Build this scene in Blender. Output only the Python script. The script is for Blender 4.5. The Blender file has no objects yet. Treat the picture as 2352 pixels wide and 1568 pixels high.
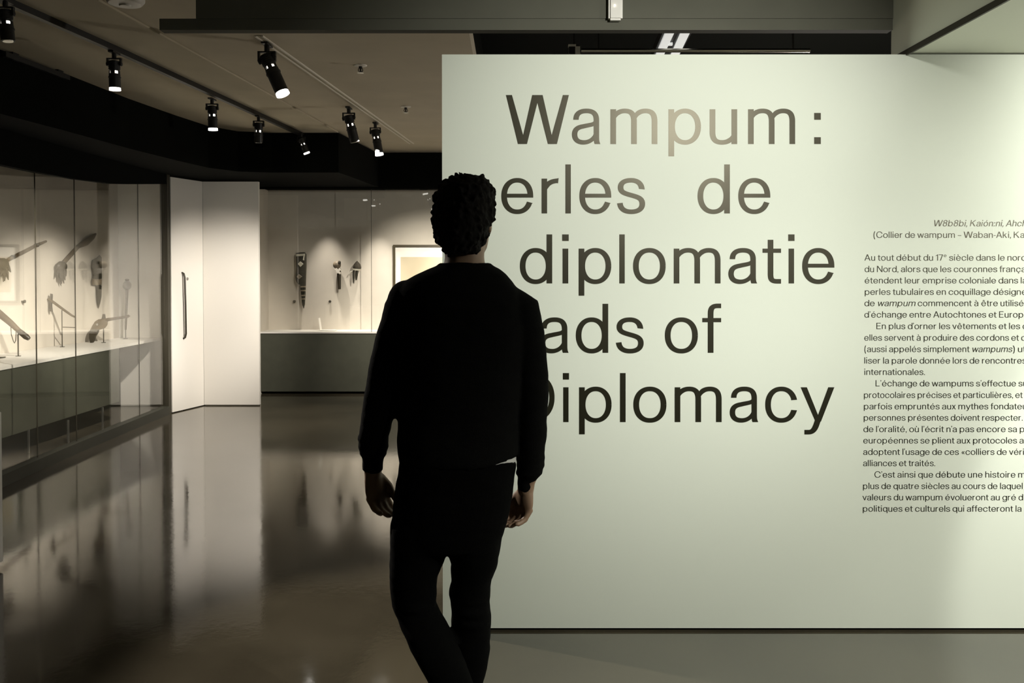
import bpy, bmesh, math, random
from mathutils import Vector, Matrix, noise
from mathutils.geometry import delaunay_2d_cdt

S = bpy.context.scene
C = S.collection
R = math.radians

# ---------------------------------------------------------------- camera
FPX, CX, CY, W0 = 2037.0, 1176.0, 784.0, 2352.0
PITCH, HORIZ, EYE = R(1.2), 616.0, 1.5
PPY = HORIZ + FPX * math.tan(PITCH)                 # principal point row
cam = bpy.data.cameras.new('camera')
cam.sensor_width = 36.0
cam.lens = 36.0 * FPX / W0
cam.shift_y = -(CY - PPY) / W0
cam.clip_start = 0.05
cam_o = bpy.data.objects.new('camera', cam)
cam_o.location = (0, 0, EYE)
cam_o.rotation_euler = (R(90) - PITCH, 0, 0)
C.objects.link(cam_o)
S.camera = cam_o

# ---------------------------------------------------------------- view, world, lights
S.view_settings.view_transform = 'Standard'
S.view_settings.look = 'None'
S.view_settings.gamma = 1.0
S.view_settings.exposure = 2.0
S.view_settings.use_curve_mapping = False
S.cycles.use_denoising = True
S.cycles.caustics_reflective = False
S.cycles.caustics_refractive = False
world = bpy.data.worlds.new('world')
world.use_nodes = True
world.node_tree.nodes['Background'].inputs[0].default_value = (0.8, 0.85, 0.7, 1)
world.node_tree.nodes['Background'].inputs[1].default_value = 0.004
S.world = world

def spot(name, loc, target, power, angle, blend=0.6, col=(1.0, 0.93, 0.80), size=0.03):
    l = bpy.data.lights.new(name, 'SPOT')
    l.energy = power; l.spot_size = R(angle); l.spot_blend = blend; l.color = col; l.shadow_soft_size = size
    o = bpy.data.objects.new(name, l)
    o.location = loc
    d = Vector(target) - Vector(loc)
    o.rotation_euler = d.to_track_quat('-Z', 'Y').to_euler()
    C.objects.link(o)
    return o
WARM = (1.0, 0.925, 0.83); NEUT = (0.985, 0.99, 0.925)
# entrance hall spots that wash the lettered wall, then two added ones
spot('hall_spot_or_fill', (1.14, 1.09, 2.52), (0.62, 3.64, 1.85), 71, 62, 1.0, NEUT)
spot('hall_spot_or_fill', (3.0, 1.6, 2.34), (2.92, 3.64, 1.72), 88, 70, 1.0, NEUT)
spot('hall_spot_or_fill', (3.05, 0.7, 2.34), (3.08, 3.64, 0.40), 62, 41, 0.22, NEUT, 0.06)  # added spot; its cone edge stands in for a soft shadow edge
spot('hall_spot_or_fill', (2.2, 0.8, 2.34), (1.35, 2.75, 0.0), 75, 80, 1.0, NEUT)  # added fill that brightens the entrance floor
# gallery spots
spot('gallery_spot', (-2.47, 4.62, 2.58), (0.25, 3.05, 0.0), 110, 50, 0.5, WARM, 0.02)      # from the nearest lamp of the left track to the entrance floor
spot('gallery_spot', (-1.27, 7.55, 2.58), (-3.22, 9.55, 1.0), 165, 44, 1.0, WARM)             # on the white end wall and door
spot('gallery_spot', (-2.30, 5.50, 2.55), (-4.15, 7.0, 0.8), 150, 46, 0.9, WARM)              # on the left case
spot('gallery_spot', (-2.22, 6.85, 2.55), (-4.2, 8.4, 0.8), 150, 46, 0.9, WARM)
spot('gallery_spot', (-1.25, 8.3, 2.6), (-2.3, 10.9, 0.85), 185, 50, 1.0, WARM)               # on the far case
spot('gallery_spot', (-0.6, 8.5, 2.6), (-1.0, 10.9, 0.85), 185, 56, 1.0, WARM)
spot('gallery_spot', (-1.45, 5.6, 2.55), (-1.3, 7.2, 0.0), 22, 80, 1.0, WARM)
spot('gallery_spot', (-2.05, 8.6, 2.55), (-2.3, 8.6, 0.0), 50, 80, 1.0, WARM)
def fill_light(name, loc, power, col, size):
    l = bpy.data.lights.new(name, 'POINT'); l.energy = power; l.color = col; l.shadow_soft_size = size
    o = bpy.data.objects.new(name, l); o.location = loc; C.objects.link(o)
fill_light('gallery_ambient_fill', (2.6, 7.4, 1.7), 29, WARM, 0.03)        # unseen fill added behind the lettered wall to lift the gallery ceiling
fill_light('soffit_fill', (2.9, 1.5, 2.10), 15, NEUT, 0.08)  # unseen fill added to brighten the soffit underside
# small lamps in the head of the far case
for x_ in (-2.25, -1.62, -0.8):
    spot('case_spot', (x_, 10.60, 2.42), (x_ - 0.02, 10.80, 0.75), 24, 50, 1.0, WARM, 0.012)

# ---------------------------------------------------------------- helpers
_fw = Vector((0, math.cos(PITCH), -math.sin(PITCH))); _up = Vector((0, math.sin(PITCH), math.cos(PITCH)))
def at(px, py, Y):
    """point of the upright plane at distance Y that shows at a pixel"""
    d = _fw + Vector((1, 0, 0)) * ((px - CX) / FPX) + _up * ((PPY - py) / FPX)
    t = Y / d.y
    return Vector((d.x * t, Y, EYE + d.z * t))
def at_h(px, py, h):
    d = _fw + Vector((1, 0, 0)) * ((px - CX) / FPX) + _up * ((PPY - py) / FPX)
    t = (h - EYE) / d.z
    return Vector((d.x * t, d.y * t, h))

def mat(name, col, rough=0.6, metal=0.0, vary=0.0, vscale=8.0, bump=0.0, bscale=60.0, spec=0.5, ior=None, rvary=0.0):
    m = bpy.data.materials.new(name); m.use_nodes = True
    nt = m.node_tree; b = nt.nodes['Principled BSDF']
    b.inputs['Base Color'].default_value = (*col, 1)
    b.inputs['Roughness'].default_value = rough
    b.inputs['Metallic'].default_value = metal
    b.inputs['Specular IOR Level'].default_value = spec
    if ior: b.inputs['IOR'].default_value = ior
    tc = nt.nodes.new('ShaderNodeTexCoord')
    if vary or rvary:
        n = nt.nodes.new('ShaderNodeTexNoise'); n.inputs['Scale'].default_value = vscale; n.inputs['Detail'].default_value = 5
        nt.links.new(tc.outputs['Object'], n.inputs['Vector'])
        if vary:
            r = nt.nodes.new('ShaderNodeValToRGB')
            r.color_ramp.elements[0].position = 0.3; r.color_ramp.elements[1].position = 0.7
            r.color_ramp.elements[0].color = tuple(c * (1 - vary) for c in col) + (1,)
            r.color_ramp.elements[1].color = tuple(min(1, c * (1 + vary)) for c in col) + (1,)
            nt.links.new(n.outputs['Fac'], r.inputs['Fac']); nt.links.new(r.outputs['Color'], b.inputs['Base Color'])
        if rvary:
            mr = nt.nodes.new('ShaderNodeMapRange'); mr.inputs['From Min'].default_value = 0.3; mr.inputs['From Max'].default_value = 0.7
            mr.inputs['To Min'].default_value = rough - rvary; mr.inputs['To Max'].default_value = rough + rvary
            nt.links.new(n.outputs['Fac'], mr.inputs['Value']); nt.links.new(mr.outputs['Result'], b.inputs['Roughness'])
    if bump:
        n2 = nt.nodes.new('ShaderNodeTexNoise'); n2.inputs['Scale'].default_value = bscale; n2.inputs['Detail'].default_value = 4
        bp = nt.nodes.new('ShaderNodeBump'); bp.inputs['Strength'].default_value = bump; bp.inputs['Distance'].default_value = 0.004
        nt.links.new(tc.outputs['Object'], n2.inputs['Vector']); nt.links.new(n2.outputs['Fac'], bp.inputs['Height']); nt.links.new(bp.outputs['Normal'], b.inputs['Normal'])
    return m
def glow(name, col, strength):
    m = bpy.data.materials.new(name); m.use_nodes = True; nt = m.node_tree
    b = nt.nodes['Principled BSDF']
    b.inputs['Base Color'].default_value = (*col, 1); b.inputs['Emission Color'].default_value = (*col, 1); b.inputs['Emission Strength'].default_value = strength
    return m
def glass(name, tint=(0.985, 0.988, 0.978), f0=0.045):
    """clear sheet: what passes and what mirrors, by Schlick's rule for both faces"""
    m = bpy.data.materials.new(name); m.use_nodes = True; nt = m.node_tree; nt.nodes.clear()
    out = nt.nodes.new('ShaderNodeOutputMaterial'); mx = nt.nodes.new('ShaderNodeMixShader')
    tr = nt.nodes.new('ShaderNodeBsdfTransparent'); tr.inputs[0].default_value = (*tint, 1)
    gl = nt.nodes.new('ShaderNodeBsdfGlossy'); gl.inputs['Roughness'].default_value = 0.0; gl.inputs['Color'].default_value = (1, 1, 1, 1)
    ge = nt.nodes.new('ShaderNodeNewGeometry'); dp = nt.nodes.new('ShaderNodeVectorMath'); dp.operation = 'DOT_PRODUCT'
    nt.links.new(ge.outputs['Normal'], dp.inputs[0]); nt.links.new(ge.outputs['Incoming'], dp.inputs[1])
    def mth(op, a, b=None):
        n = nt.nodes.new('ShaderNodeMath'); n.operation = op
        for i, v in enumerate((a, b)):
            if v is None: continue
            if isinstance(v, (int, float)): n.inputs[i].default_value = v
            else: nt.links.new(v, n.inputs[i])
        return n.outputs[0]
    c = mth('ABSOLUTE', dp.outputs['Value']); k = mth('POWER', mth('SUBTRACT', 1.0, c), 4.2)
    f = mth('ADD', mth('MULTIPLY', k, 1 - f0), f0)
    nt.links.new(f, mx.inputs[0]); nt.links.new(tr.outputs[0], mx.inputs[1]); nt.links.new(gl.outputs[0], mx.inputs[2]); nt.links.new(mx.outputs[0], out.inputs[0])
    return m

class MB:
    """collects shapes, then links them as ONE mesh object"""
    def __init__(s): s.v = []; s.f = []; s.m = []; s.k = 0
    def add(s, vs, fs):
        b = len(s.v); s.v += [Vector(p) for p in vs]; s.f += [tuple(b + i for i in f) for f in fs]; s.m += [s.k] * len(fs)
        return s
    def box(s, x0, x1, y0, y1, z0, z1):
        return s.add([(x0,y0,z0),(x1,y0,z0),(x1,y1,z0),(x0,y1,z0),(x0,y0,z1),(x1,y0,z1),(x1,y1,z1),(x0,y1,z1)],
                     [(0,3,2,1),(4,5,6,7),(0,1,5,4),(1,2,6,5),(2,3,7,6),(3,0,4,7)])
    def obox(s, c, ax, ay, az):
        """box from a centre and three half-axis vectors"""
        c, ax, ay, az = map(Vector, (c, ax, ay, az))
        v = [c + ax*i + ay*j + az*k for k in (-1, 1) for i, j in ((-1,-1),(1,-1),(1,1),(-1,1))]
        return s.add(v, [(0,3,2,1),(4,5,6,7),(0,1,5,4),(1,2,6,5),(2,3,7,6),(3,0,4,7)])
    def prism(s, pts, z0, z1):
        n = len(pts)
        a = sum(pts[i][0]*pts[(i+1)%n][1] - pts[(i+1)%n][0]*pts[i][1] for i in range(n))
        if a < 0: pts = pts[::-1]
        v = [(p[0], p[1], z0) for p in pts] + [(p[0], p[1], z1) for p in pts]
        return s.add(v, [tuple(range(n-1, -1, -1)), tuple(range(n, 2*n))] + [(i, (i+1)%n, n+(i+1)%n, n+i) for i in range(n)])
    def loft(s, rings, cap=True, close=True):
        n = len(rings[0]); b = [p for r in rings for p in r]; fs = []
        for j in range(len(rings) - 1):
            for i in range(n if close else n - 1):
                k = (i + 1) % n
                fs.append((j*n+i, j*n+k, (j+1)*n+k, (j+1)*n+i))
        if cap: fs += [tuple(range(n-1, -1, -1)), tuple((len(rings)-1)*n + i for i in range(n))]
        return s.add(b, fs)
    def tube(s, pts, rad, n=12, cap=True, flat=1.0):
        """tube along points; rad a number or one per point; flat squeezes the second axis"""
        pts = [Vector(p) for p in pts]; rs = rad if isinstance(rad, (list, tuple)) else [rad] * len(pts)
        rings = []; u = None
        for i, p in enumerate(pts):
            d = (pts[min(i+1, len(pts)-1)] - pts[max(i-1, 0)]).normalized()
            if u is None:
                u = d.orthogonal().normalized() if abs(d.z) > 0.9 or True else None
                ref = Vector((0, 1, 0)) if abs(d.y) < 0.8 else Vector((1, 0, 0))
                u = (ref - d * ref.dot(d)).normalized()
            else: u = (u - d * u.dot(d)).normalized()
            w = d.cross(u)
            rings.append([p + (u * math.cos(2*math.pi*k/n) * flat + w * math.sin(2*math.pi*k/n)) * rs[i] for k in range(n)])
        return s.loft(rings, cap)
    def lathe(s, base, axis, prof, n=20):
        """profile of (distance along the axis, radius)"""
        base = Vector(base); d = Vector(axis).normalized()
        u = d.orthogonal().normalized(); w = d.cross(u)
        return s.loft([[base + d*t + (u*math.cos(2*math.pi*k/n) + w*math.sin(2*math.pi*k/n))*max(r, 1e-4) for k in range(n)] for t, r in prof])
    def ball(s, c, rx, ry=None, rz=None, n=16):
        ry = ry or rx; rz = rz or rx; c = Vector(c)
        rings = []
        for j in range(1, n//2 + 2 - 1):
            a = math.pi * j / (n//2 + 1) - math.pi/2
            rings.append([c + Vector((math.cos(a)*math.cos(2*math.pi*k/n)*rx, math.cos(a)*math.sin(2*math.pi*k/n)*ry, math.sin(a)*rz)) for k in range(n)])
        return s.loft(rings)
    def build(s, name, m, parent=None, smooth=False, bevel=0.0):
        me = bpy.data.meshes.new(name)
        off = Vector((0, 0, 0)); q = parent
        while q is not None: off += q.location; q = q.parent
        me.from_pydata([tuple(p - off) for p in s.v], [], s.f)
        ms = m if isinstance(m, (list, tuple)) else [m]
        for x in ms: me.materials.append(x)
        for p, k in zip(me.polygons, s.m): p.material_index = min(k, len(ms) - 1)
        bm = bmesh.new(); bm.from_mesh(me); bmesh.ops.recalc_face_normals(bm, faces=bm.faces)
        if bevel: bmesh.ops.bevel(bm, geom=list(bm.edges), offset=bevel, segments=2, affect='EDGES', clamp_overlap=True)
        bm.to_mesh(me); bm.free()
        if smooth:
            for p in me.polygons: p.use_smooth = True
            try: me.set_sharp_from_angle(angle=R(42))
            except Exception: pass
        o = bpy.data.objects.new(name, me); C.objects.link(o)
        if parent: o.parent = parent
        return o
def tag(o, label=None, cat=None, group=None, kind=None):
    for k, v in (('label', label), ('category', cat), ('group', group), ('kind', kind)):
        if v: o[k] = v
    return o
def thing(name, loc, label, cat, group=None, kind=None):
    o = bpy.data.objects.new(name, None); o.location = Vector(loc); o.empty_display_size = 0.1; C.objects.link(o)
    return tag(o, label, cat, group, kind)
def struct(name, mb, m, label, parent=None, **k):
    return tag(mb.build(name, m, parent, **k), label, 'setting', None, 'structure')
# ---------------------------------------------------------------- materials of the setting
M = {}
M['floor'] = mat('polished_concrete', (0.060, 0.051, 0.034), 0.085, vary=0.25, vscale=1.6, bump=0.05, bscale=24.0, rvary=0.035, ior=2.3)
M['sage'] = mat('sage_wall_paint', (0.665, 0.695, 0.595), 0.75, bump=0.03, bscale=220)
M['white'] = mat('white_wall_paint', (0.75, 0.72, 0.66), 0.7, bump=0.03, bscale=200)
M['ceil'] = mat('taupe_ceiling_paint', (0.62, 0.55, 0.42), 0.85, vary=0.05, vscale=3)
M['ceil2'] = mat('taupe_ceiling_paint_drop', (0.56, 0.50, 0.37), 0.85, vary=0.05, vscale=3)
M['hall'] = mat('dark_hall_paint', (0.05, 0.05, 0.04), 0.9)
M['black'] = mat('matt_black_paint', (0.0025, 0.003, 0.002), 1.0, spec=0.1)
M['olive'] = mat('olive_grey_paint', (0.095, 0.093, 0.068), 0.8, vary=0.04)
M['soffit'] = mat('pale_soffit_paint', (0.84, 0.86, 0.74), 0.8)
M['dark'] = mat('dark_bronze_trim', (0.035, 0.03, 0.018), 0.5)
M['base'] = mat('dark_green_base', (0.055, 0.057, 0.04), 0.5, vary=0.1)
M['curb'] = mat('dark_curb', (0.03, 0.03, 0.02), 0.5)
M['glass'] = glass('case_glass')
M['steel'] = mat('brushed_steel', (0.55, 0.55, 0.52), 0.35, metal=1.0)
M['blackmetal'] = mat('black_lamp_metal', (0.012, 0.012, 0.011), 0.45)
M['vinyl'] = mat('dark_olive_vinyl', (0.006, 0.0065, 0.002), 0.38, spec=0.5)
M['vinyl'].node_tree.nodes['Principled BSDF'].inputs['Specular Tint'].default_value = (1.0, 0.91, 0.70, 1)

# ---------------------------------------------------------------- the room
WALL = 3.64
fl = MB().box(-5.2, 4.8, -4.2, 11.6, -0.12, 0.0)
struct('floor', fl, M['floor'], 'dark polished concrete floor mirroring the lit gallery walls')
tw = at(1015, 125, WALL)
struct('wall_front', MB().box(tw.x, 4.6, WALL, WALL + 0.16, 0.012, tw.z), M['sage'], 'large pale sage green wall carrying the exhibition title')
struct('baseboard_front', MB().box(tw.x + 0.02, 4.6, WALL + 0.02, WALL + 0.14, 0.0, 0.0125), M['black'], 'thin black recessed base under the sage wall')
struct('wall_left', MB().box(-5.1, -4.9, -4.1, 11.5, 0, 2.87), M['hall'], 'dark side wall behind the left display case')
struct('wall_back', MB().box(-4.9, 4.6, -4.1, -3.9, 0, 2.87), M['hall'], 'wall behind the camera')
struct('wall_right', MB().box(4.6, 4.8, -4.1, 11.5, 0, 3.4), M['hall'], 'right side wall')
struct('wall_rear', MB().box(-4.9, 4.6, 11.3, 11.5, 0, 3.4), M['black'], 'black rear wall behind the far case')
cl = MB().box(-4.9, 4.6, -3.9, 3.9, 2.87, 3.0).box(-4.9, -0.25, 3.9, 11.3, 2.87, 3.0)
struct('ceiling', cl, M['ceil'], 'dim taupe plaster ceiling of the gallery')
struct('ceiling_plenum', MB().box(-0.25, 4.6, 3.9, 11.3, 3.35, 3.45).box(-0.27, -0.25, 4.05, 11.3, 3.0, 3.45), M['black'], 'black open ceiling void behind the sage wall')
struct('ceiling_drop', MB().prism([(-4.9, 3.95), (-2.15, 3.95), (-2.05, 5.16), (-1.74, 8.92), (-4.9, 8.92)], 2.858, 2.8695), M['ceil2'], 'slightly lower ceiling strip above the left light track')
# black bulkhead that runs over both cases
bh = [(-3.24, 3.95), (-3.18, 5.52), (-3.12, 6.19), (-3.07, 7.14), (-2.99, 7.9), (-2.90, 8.5), (-2.72, 8.82), (-2.4, 8.92), (-1.74, 8.92), (-1.58, 10.5), (4.6, 10.5), (4.6, 11.3), (-4.9, 11.3), (-4.9, 3.95)]
struct('trim_1', MB().prism(bh, 2.46, 2.8575), M['black'], 'black bulkhead curving over the display cases')
# beam across the opening above the sage wall
b0 = at(450, 42, 3.78); b1 = at(365, 42, 3.78); b2 = at(365, 68, 3.78)
struct('beam', MB().box(b0.x, 1.615, 3.78, 3.84, b1.z, 2.87).box(b1.x, 1.615, 3.785, 3.84, b2.z, b1.z), M['olive'], 'olive grey ceiling beam above the sage wall')
# pale soffit over the right part of the sage wall
sx = at(2085, 123, WALL)
struct('soffit', MB().box(sx.x, 4.6, 0.55, 3.80, tw.z + 0.006, 2.87), M['soffit'], 'pale green dropped soffit above the right part of the sage wall')
struct('trim_2', MB().box(sx.x - 0.008, sx.x, 0.55, 3.79, tw.z - 0.004, tw.z + 0.02), M['dark'], 'dark edge strip along the soffit corner')
# white end wall panel, door leaf and its post
p0 = at(593, 417, 9.65)
struct('wall_far', MB().box(-3.36, p0.x, 9.65, 9.70, 0.012, p0.z), M['white'], 'white spot-lit wall panel beside the far display case')
struct('shadow_line_far', MB().box(-3.35, p0.x - 0.005, 9.655, 9.695, 0, 0.012), M['dark'], 'dark strip drawn as a shadow line under the white wall panel')  # shade under the panel put in as a dark strip
dA, dB = Vector((-3.515, 9.15, 0)), Vector((-3.362, 9.65, 0))
dn = (dB - dA).normalized(); dside = Vector((-dn.y, dn.x, 0))
door = struct('door_1', MB().obox((dA + dB) / 2 + dside * 0.02 + Vector((0, 0, p0.z / 2 + 0.005)), dn * ((dB - dA).length / 2), dside * 0.02, Vector((0, 0, p0.z / 2 - 0.005))), M['white'], 'white angled service door with a long dark pull handle')
def on_door(px, py):
    t = (px - CX) / FPX
    k = (t * dA.y - dA.x) / ((dB.x - dA.x) - t * (dB.y - dA.y))
    p = dA + (dB - dA) * k
    return Vector((p.x, p.y, at(px, py, p.y).z))
h0, h1 = on_door(418, 626), on_door(420, 777)
out = -dside
hb = MB().tube([h0, h0 + out*0.022 + Vector((0,0,-.010)), h0 + out*0.034 + Vector((0,0,-.05)), h0*.5 + h1*.5 + out*0.036, h1 + out*0.034 + Vector((0,0,.05)), h1 + out*0.022 + Vector((0,0,.010)), h1], 0.010, 10)
hb.build('door_handle', M['dark'], door, smooth=True)
lk = on_door(430, 640)
MB().lathe(lk, out, [(0, .016), (.008, .016), (.010, .012), (.0105, .0)]).build('door_lock', M['steel'], door, smooth=True)
struct('trim_3', MB().box(-3.60, -3.525, 9.085, 9.16, 0, 2.46), M['dark'], 'dark bronze post between the left case and the white door')
# ---------------------------------------------------------------- left display case
M['deck'] = mat('pale_case_deck', (0.72, 0.69, 0.63), 0.6)
M['casewall'] = mat('case_back_fabric', (0.60, 0.55, 0.475), 0.85, vary=0.03)
DZ = 0.745
GP = [(-3.475, 4.6), (-3.553, 6.615), (-3.565, 7.235), (-3.567, 8.468), (-3.56, 9.08)]      # glass line, facet by facet
BW = [(-4.62, 4.6), (-4.55, 7.4), (-4.46, 8.5), (-4.28, 9.645)]                             # back wall line
lc = thing('display_case', (-4.0, 7.0, 0), 'long glass-fronted display case along the left wall, pale deck with weapons on stands', 'display case', 'gallery display cases')
def strip(line, d0, d1, z0, z1):
    """upright band that follows a line, from offset d0 to d1 in x"""
    m = MB()
    pts = [(x + d0, y) for x, y in line] + [(x + d1, y) for x, y in line][::-1]
    return m.prism(pts, z0, z1)
strip(BW, -0.05, 0, 0.0, 2.46).build('back_panel', M['casewall'], lc)
MB().box(-4.33, -3.605, 9.65, 9.69, 0, 2.46).build('end_panel', M['white'], lc)
DF = [(-3.93, 4.6), (-3.925, 6.8), (-3.86, 8.7), (-3.83, 9.648)]
MB().prism(DF + [(x + 0.002, y) for x, y in BW[::-1]], DZ - 0.028, DZ).build('deck', M['deck'], lc)
strip([(-3.93, 4.6), (-3.925, 6.8), (-3.86, 8.71)], -0.03, -0.008, 0.19, DZ - 0.028).build('base_panel', M['base'], lc)
strip(BW, 0.004, 0.012, 0.0, DZ - 0.03).build('recess_shade', M['black'], lc)  # black sheet standing in for the shade under the deck
strip(GP, -0.03, 0.045, 0.0, 0.085).build('curb', M['curb'], lc)
hd = [(-3.475, 4.6, 2.205), (-3.553, 6.615, 2.213), (-3.565, 7.235, 2.225), (-3.566, 7.9, 2.25), (-3.567, 8.3, 2.285), (-3.56, 9.08, 2.36)]
MB().loft([[Vector((x - .03, y, z)), Vector((x + .03, y, z)), Vector((x + .03, y, 2.458)), Vector((x - .03, y, 2.458))] for x, y, z in hd]).build('header', M['black'], lc)
for px, pb in ((66, 1040), (157, 1015), (236, 981)):
    f = at_h(px, pb, 0.0)
    MB().box(f.x - .006, f.x + .006, f.y - .008, f.y + .008, 0, .19).build('support_post', M['steel'], lc)
for (xa, ya), (xb, yb) in zip(GP, GP[1:]):
    a, b = Vector((xa, ya, 0)), Vector((xb, yb, 0)); d = (b - a).normalized()
    a, b = a + d * .0025, b - d * .0025
    MB().obox((a.x/2 + b.x/2, a.y/2 + b.y/2, 1.2425), (b - a) / 2, Vector((d.y, -d.x, 0)) * .004, (0, 0, 1.1575)).build('glass_pane', M['glass'], lc)
# thin dark joints between the panes
for x, y in GP[1:-1]:
    MB().box(x - .004, x + .004, y - .0024, y + .0024, .085, 2.40).build('glass_joint', M['dark'], lc)

# ---------------------------------------------------------------- far display case
FG, FB = 10.55, 10.92
fc = thing('display_case', (-1.2, 10.7, 0), 'glass-fronted display case in the far wall, holding two rattles and a framed sheet', 'display case', 'gallery display cases')
MB().box(-3.0, 1.6, FB, FB + .04, 0, 2.458).build('back_panel', M['casewall'], fc)
MB().box(-3.04, -3.0, FG + .01, FB + .04, 0, 2.458).build('side_panel', M['casewall'], fc)
MB().box(-3.0, 1.6, FG + .0, FB, DZ - .02, DZ).build('deck', M['deck'], fc)
MB().box(-3.0, 1.6, FG + .012, FG + .04, .03, DZ - .02).build('base_panel', M['base'], fc)
MB().box(-2.9, 1.6, FG + .06, FG + .08, 0, .03).build('toe_kick', M['black'], fc)
MB().box(-3.04, 1.6, FG - .02, FG + .03, 2.44, 2.458).build('header', M['black'], fc)
xs = [-3.0, at(853, 600, FG).x, 0.25, 1.6]
for a, b in zip(xs, xs[1:]):
    MB().box(a + .002, b - .002, FG - .004, FG + .004, DZ, 2.44).build('glass_pane', M['glass'], fc)
for a in xs[1:-1]:
    MB().box(a - .0022, a + .0022, FG - .004, FG + .004, DZ, 2.44).build('glass_joint', M['dark'], fc)

# ---------------------------------------------------------------- white plinth at the left edge of the picture
pe = at_h(8, 1302, 0.0)
pt = at(3, 945, pe.y)
pl = thing('plinth', (pe.x - .25, pe.y - .2, 0), 'white waist-high plinth at the left edge, standing on the gallery floor', 'plinth')
MB().box(pe.x - .5, pe.x, pe.y - .4, pe.y, .03, pt.z).build('body', M['white'], pl, bevel=.003)
MB().box(pe.x - .485, pe.x - .015, pe.y - .385, pe.y - .015, 0, .03).build('base', M['black'], pl)
# ---------------------------------------------------------------- the visitor, seen from behind
PY = 2.53
M['skin'] = mat('skin', (0.27, 0.17, 0.105), 0.55, vary=0.08, vscale=25)
M['knit'] = mat('black_sweater_knit', (0.005, 0.005, 0.0045), 1.0, bump=0.4, bscale=420, spec=0.05)
M['denim'] = mat('black_denim', (0.002, 0.002, 0.0018), 0.95, bump=0.3, bscale=350, spec=0.05)
M['tee'] = mat('pale_grey_jersey', (0.55, 0.54, 0.50), 0.9)
M['hairm'] = mat('black_brown_hair', (0.005, 0.004, 0.003), 0.8, spec=0.08, bump=0.5, bscale=160)
M['shoe'] = mat('black_shoe_leather', (0.012, 0.012, 0.011), 0.5)
M['sole'] = mat('dark_rubber', (0.02, 0.02, 0.018), 0.8)
M['eye'] = mat('eye_white', (0.7, 0.68, 0.62), 0.2)
def ring(py, l, r, ry, Y=PY, e=2.3, n=36, zf=None, grow=0.0):
    a, b = at(l, py, Y), at(r, py, Y)
    cx, rx = (a.x + b.x) / 2, (b.x - a.x) / 2 + grow
    out = []
    for k in range(n):
        t = 2 * math.pi * k / n; c, s = math.cos(t), math.sin(t)
        x = cx + rx * math.copysign(abs(c) ** (2/e), c); y = Y + (ry + grow) * math.copysign(abs(s) ** (2/e), s)
        out.append(Vector((x, y, a.z + (zf(x) if zf else 0))))
    return out
def fuse(name, mb, voxel, m, parent, smooth=2, fac=0.5, ruffle=None):
    """closed overlapping shapes grown together into one skin"""
    t = mb.build(name + '_shape', m)
    md = t.modifiers.new('r', 'REMESH'); md.mode = 'VOXEL'; md.voxel_size = voxel; md.use_smooth_shade = True
    if smooth:
        ms = t.modifiers.new('s', 'SMOOTH'); ms.iterations = smooth; ms.factor = fac
    bpy.context.view_layer.update()
    me = bpy.data.meshes.new_from_object(t.evaluated_get(bpy.context.evaluated_depsgraph_get()))
    old = t.data; bpy.data.objects.remove(t); bpy.data.meshes.remove(old)
    me.name = name
    if ruffle:
        nn = [v.normal.copy() for v in me.vertices]
        for v, q in zip(me.vertices, nn): v.co += q * ruffle(v.co)
    if parent:
        off = parent.location
        for v in me.vertices: v.co -= off
    for p in me.polygons: p.use_smooth = True
    o = bpy.data.objects.new(name, me); C.objects.link(o)
    if parent: o.parent = parent
    return o
def limb(mb, pts, n=20):
    """(px, py, Y, radius) -> tapered tube"""
    mb.tube([at(a, b, Y) for a, b, Y, r in pts], [r for *_, r in pts], n)
LARM = [(950, 672, 2.53, .050), (926, 715, 2.53, .058), (906, 780, 2.53, .055), (888, 860, 2.53, .0530), (874, 920, 2.525, .0500), (866, 960, 2.53, .0465), (858.5, 1000, 2.545, .0445), (858, 1030, 2.56, .041)]
RARM = [(1160, 690, 2.53, .050), (1196, 715, 2.53, .058), (1207, 770, 2.53, .0540), (1219, 860, 2.53, .0500), (1222, 910, 2.53, .0470), (1221, 960, 2.535, .046), (1220, 1020, 2.55, .0425), (1219, 1060, 2.56, .041), (1216, 1083, 2.565, .038)]
LLEG = [(1253, 897, 1031, .090, 2.525), (1290, 896, 1020, .083, 2.525), (1320, 895.5, 1006, .078, 2.525), (1350, 898, 1002, .074, 2.525), (1385, 902, 1002, .071, 2.52), (1415, 913, 1017, .067, 2.50),
        (1450, 928, 1036, .066, 2.47), (1490, 947, 1056, .064, 2.44), (1530, 966, 1072, .060, 2.41), (1568, 986, 1086, .055, 2.39), (1640, 1022, 1112, .048, 2.36), (1730, 1063, 1138, .042, 2.335)]
RLEG = [(1253, 1027, 1151, .090, 2.535), (1290, 1036, 1145, .082, 2.54), (1330, 1037, 1130, .074, 2.545), (1360, 1032, 1126, .071, 2.55), (1400, 1036, 1127.5, .066, 2.55), (1450, 1036, 1129, .064, 2.545),
        (1490, 1038, 1125, .062, 2.54), (1530, 1043, 1119, .056, 2.54), (1568, 1049, 1110, .050, 2.54), (1640, 1057, 1107, .044, 2.545), (1740, 1060, 1106, .041, 2.55)]
per = thing('person', (-.13, 2.50, 0), 'man seen from behind in black sweater and jeans, walking toward the title wall', 'person')
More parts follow.
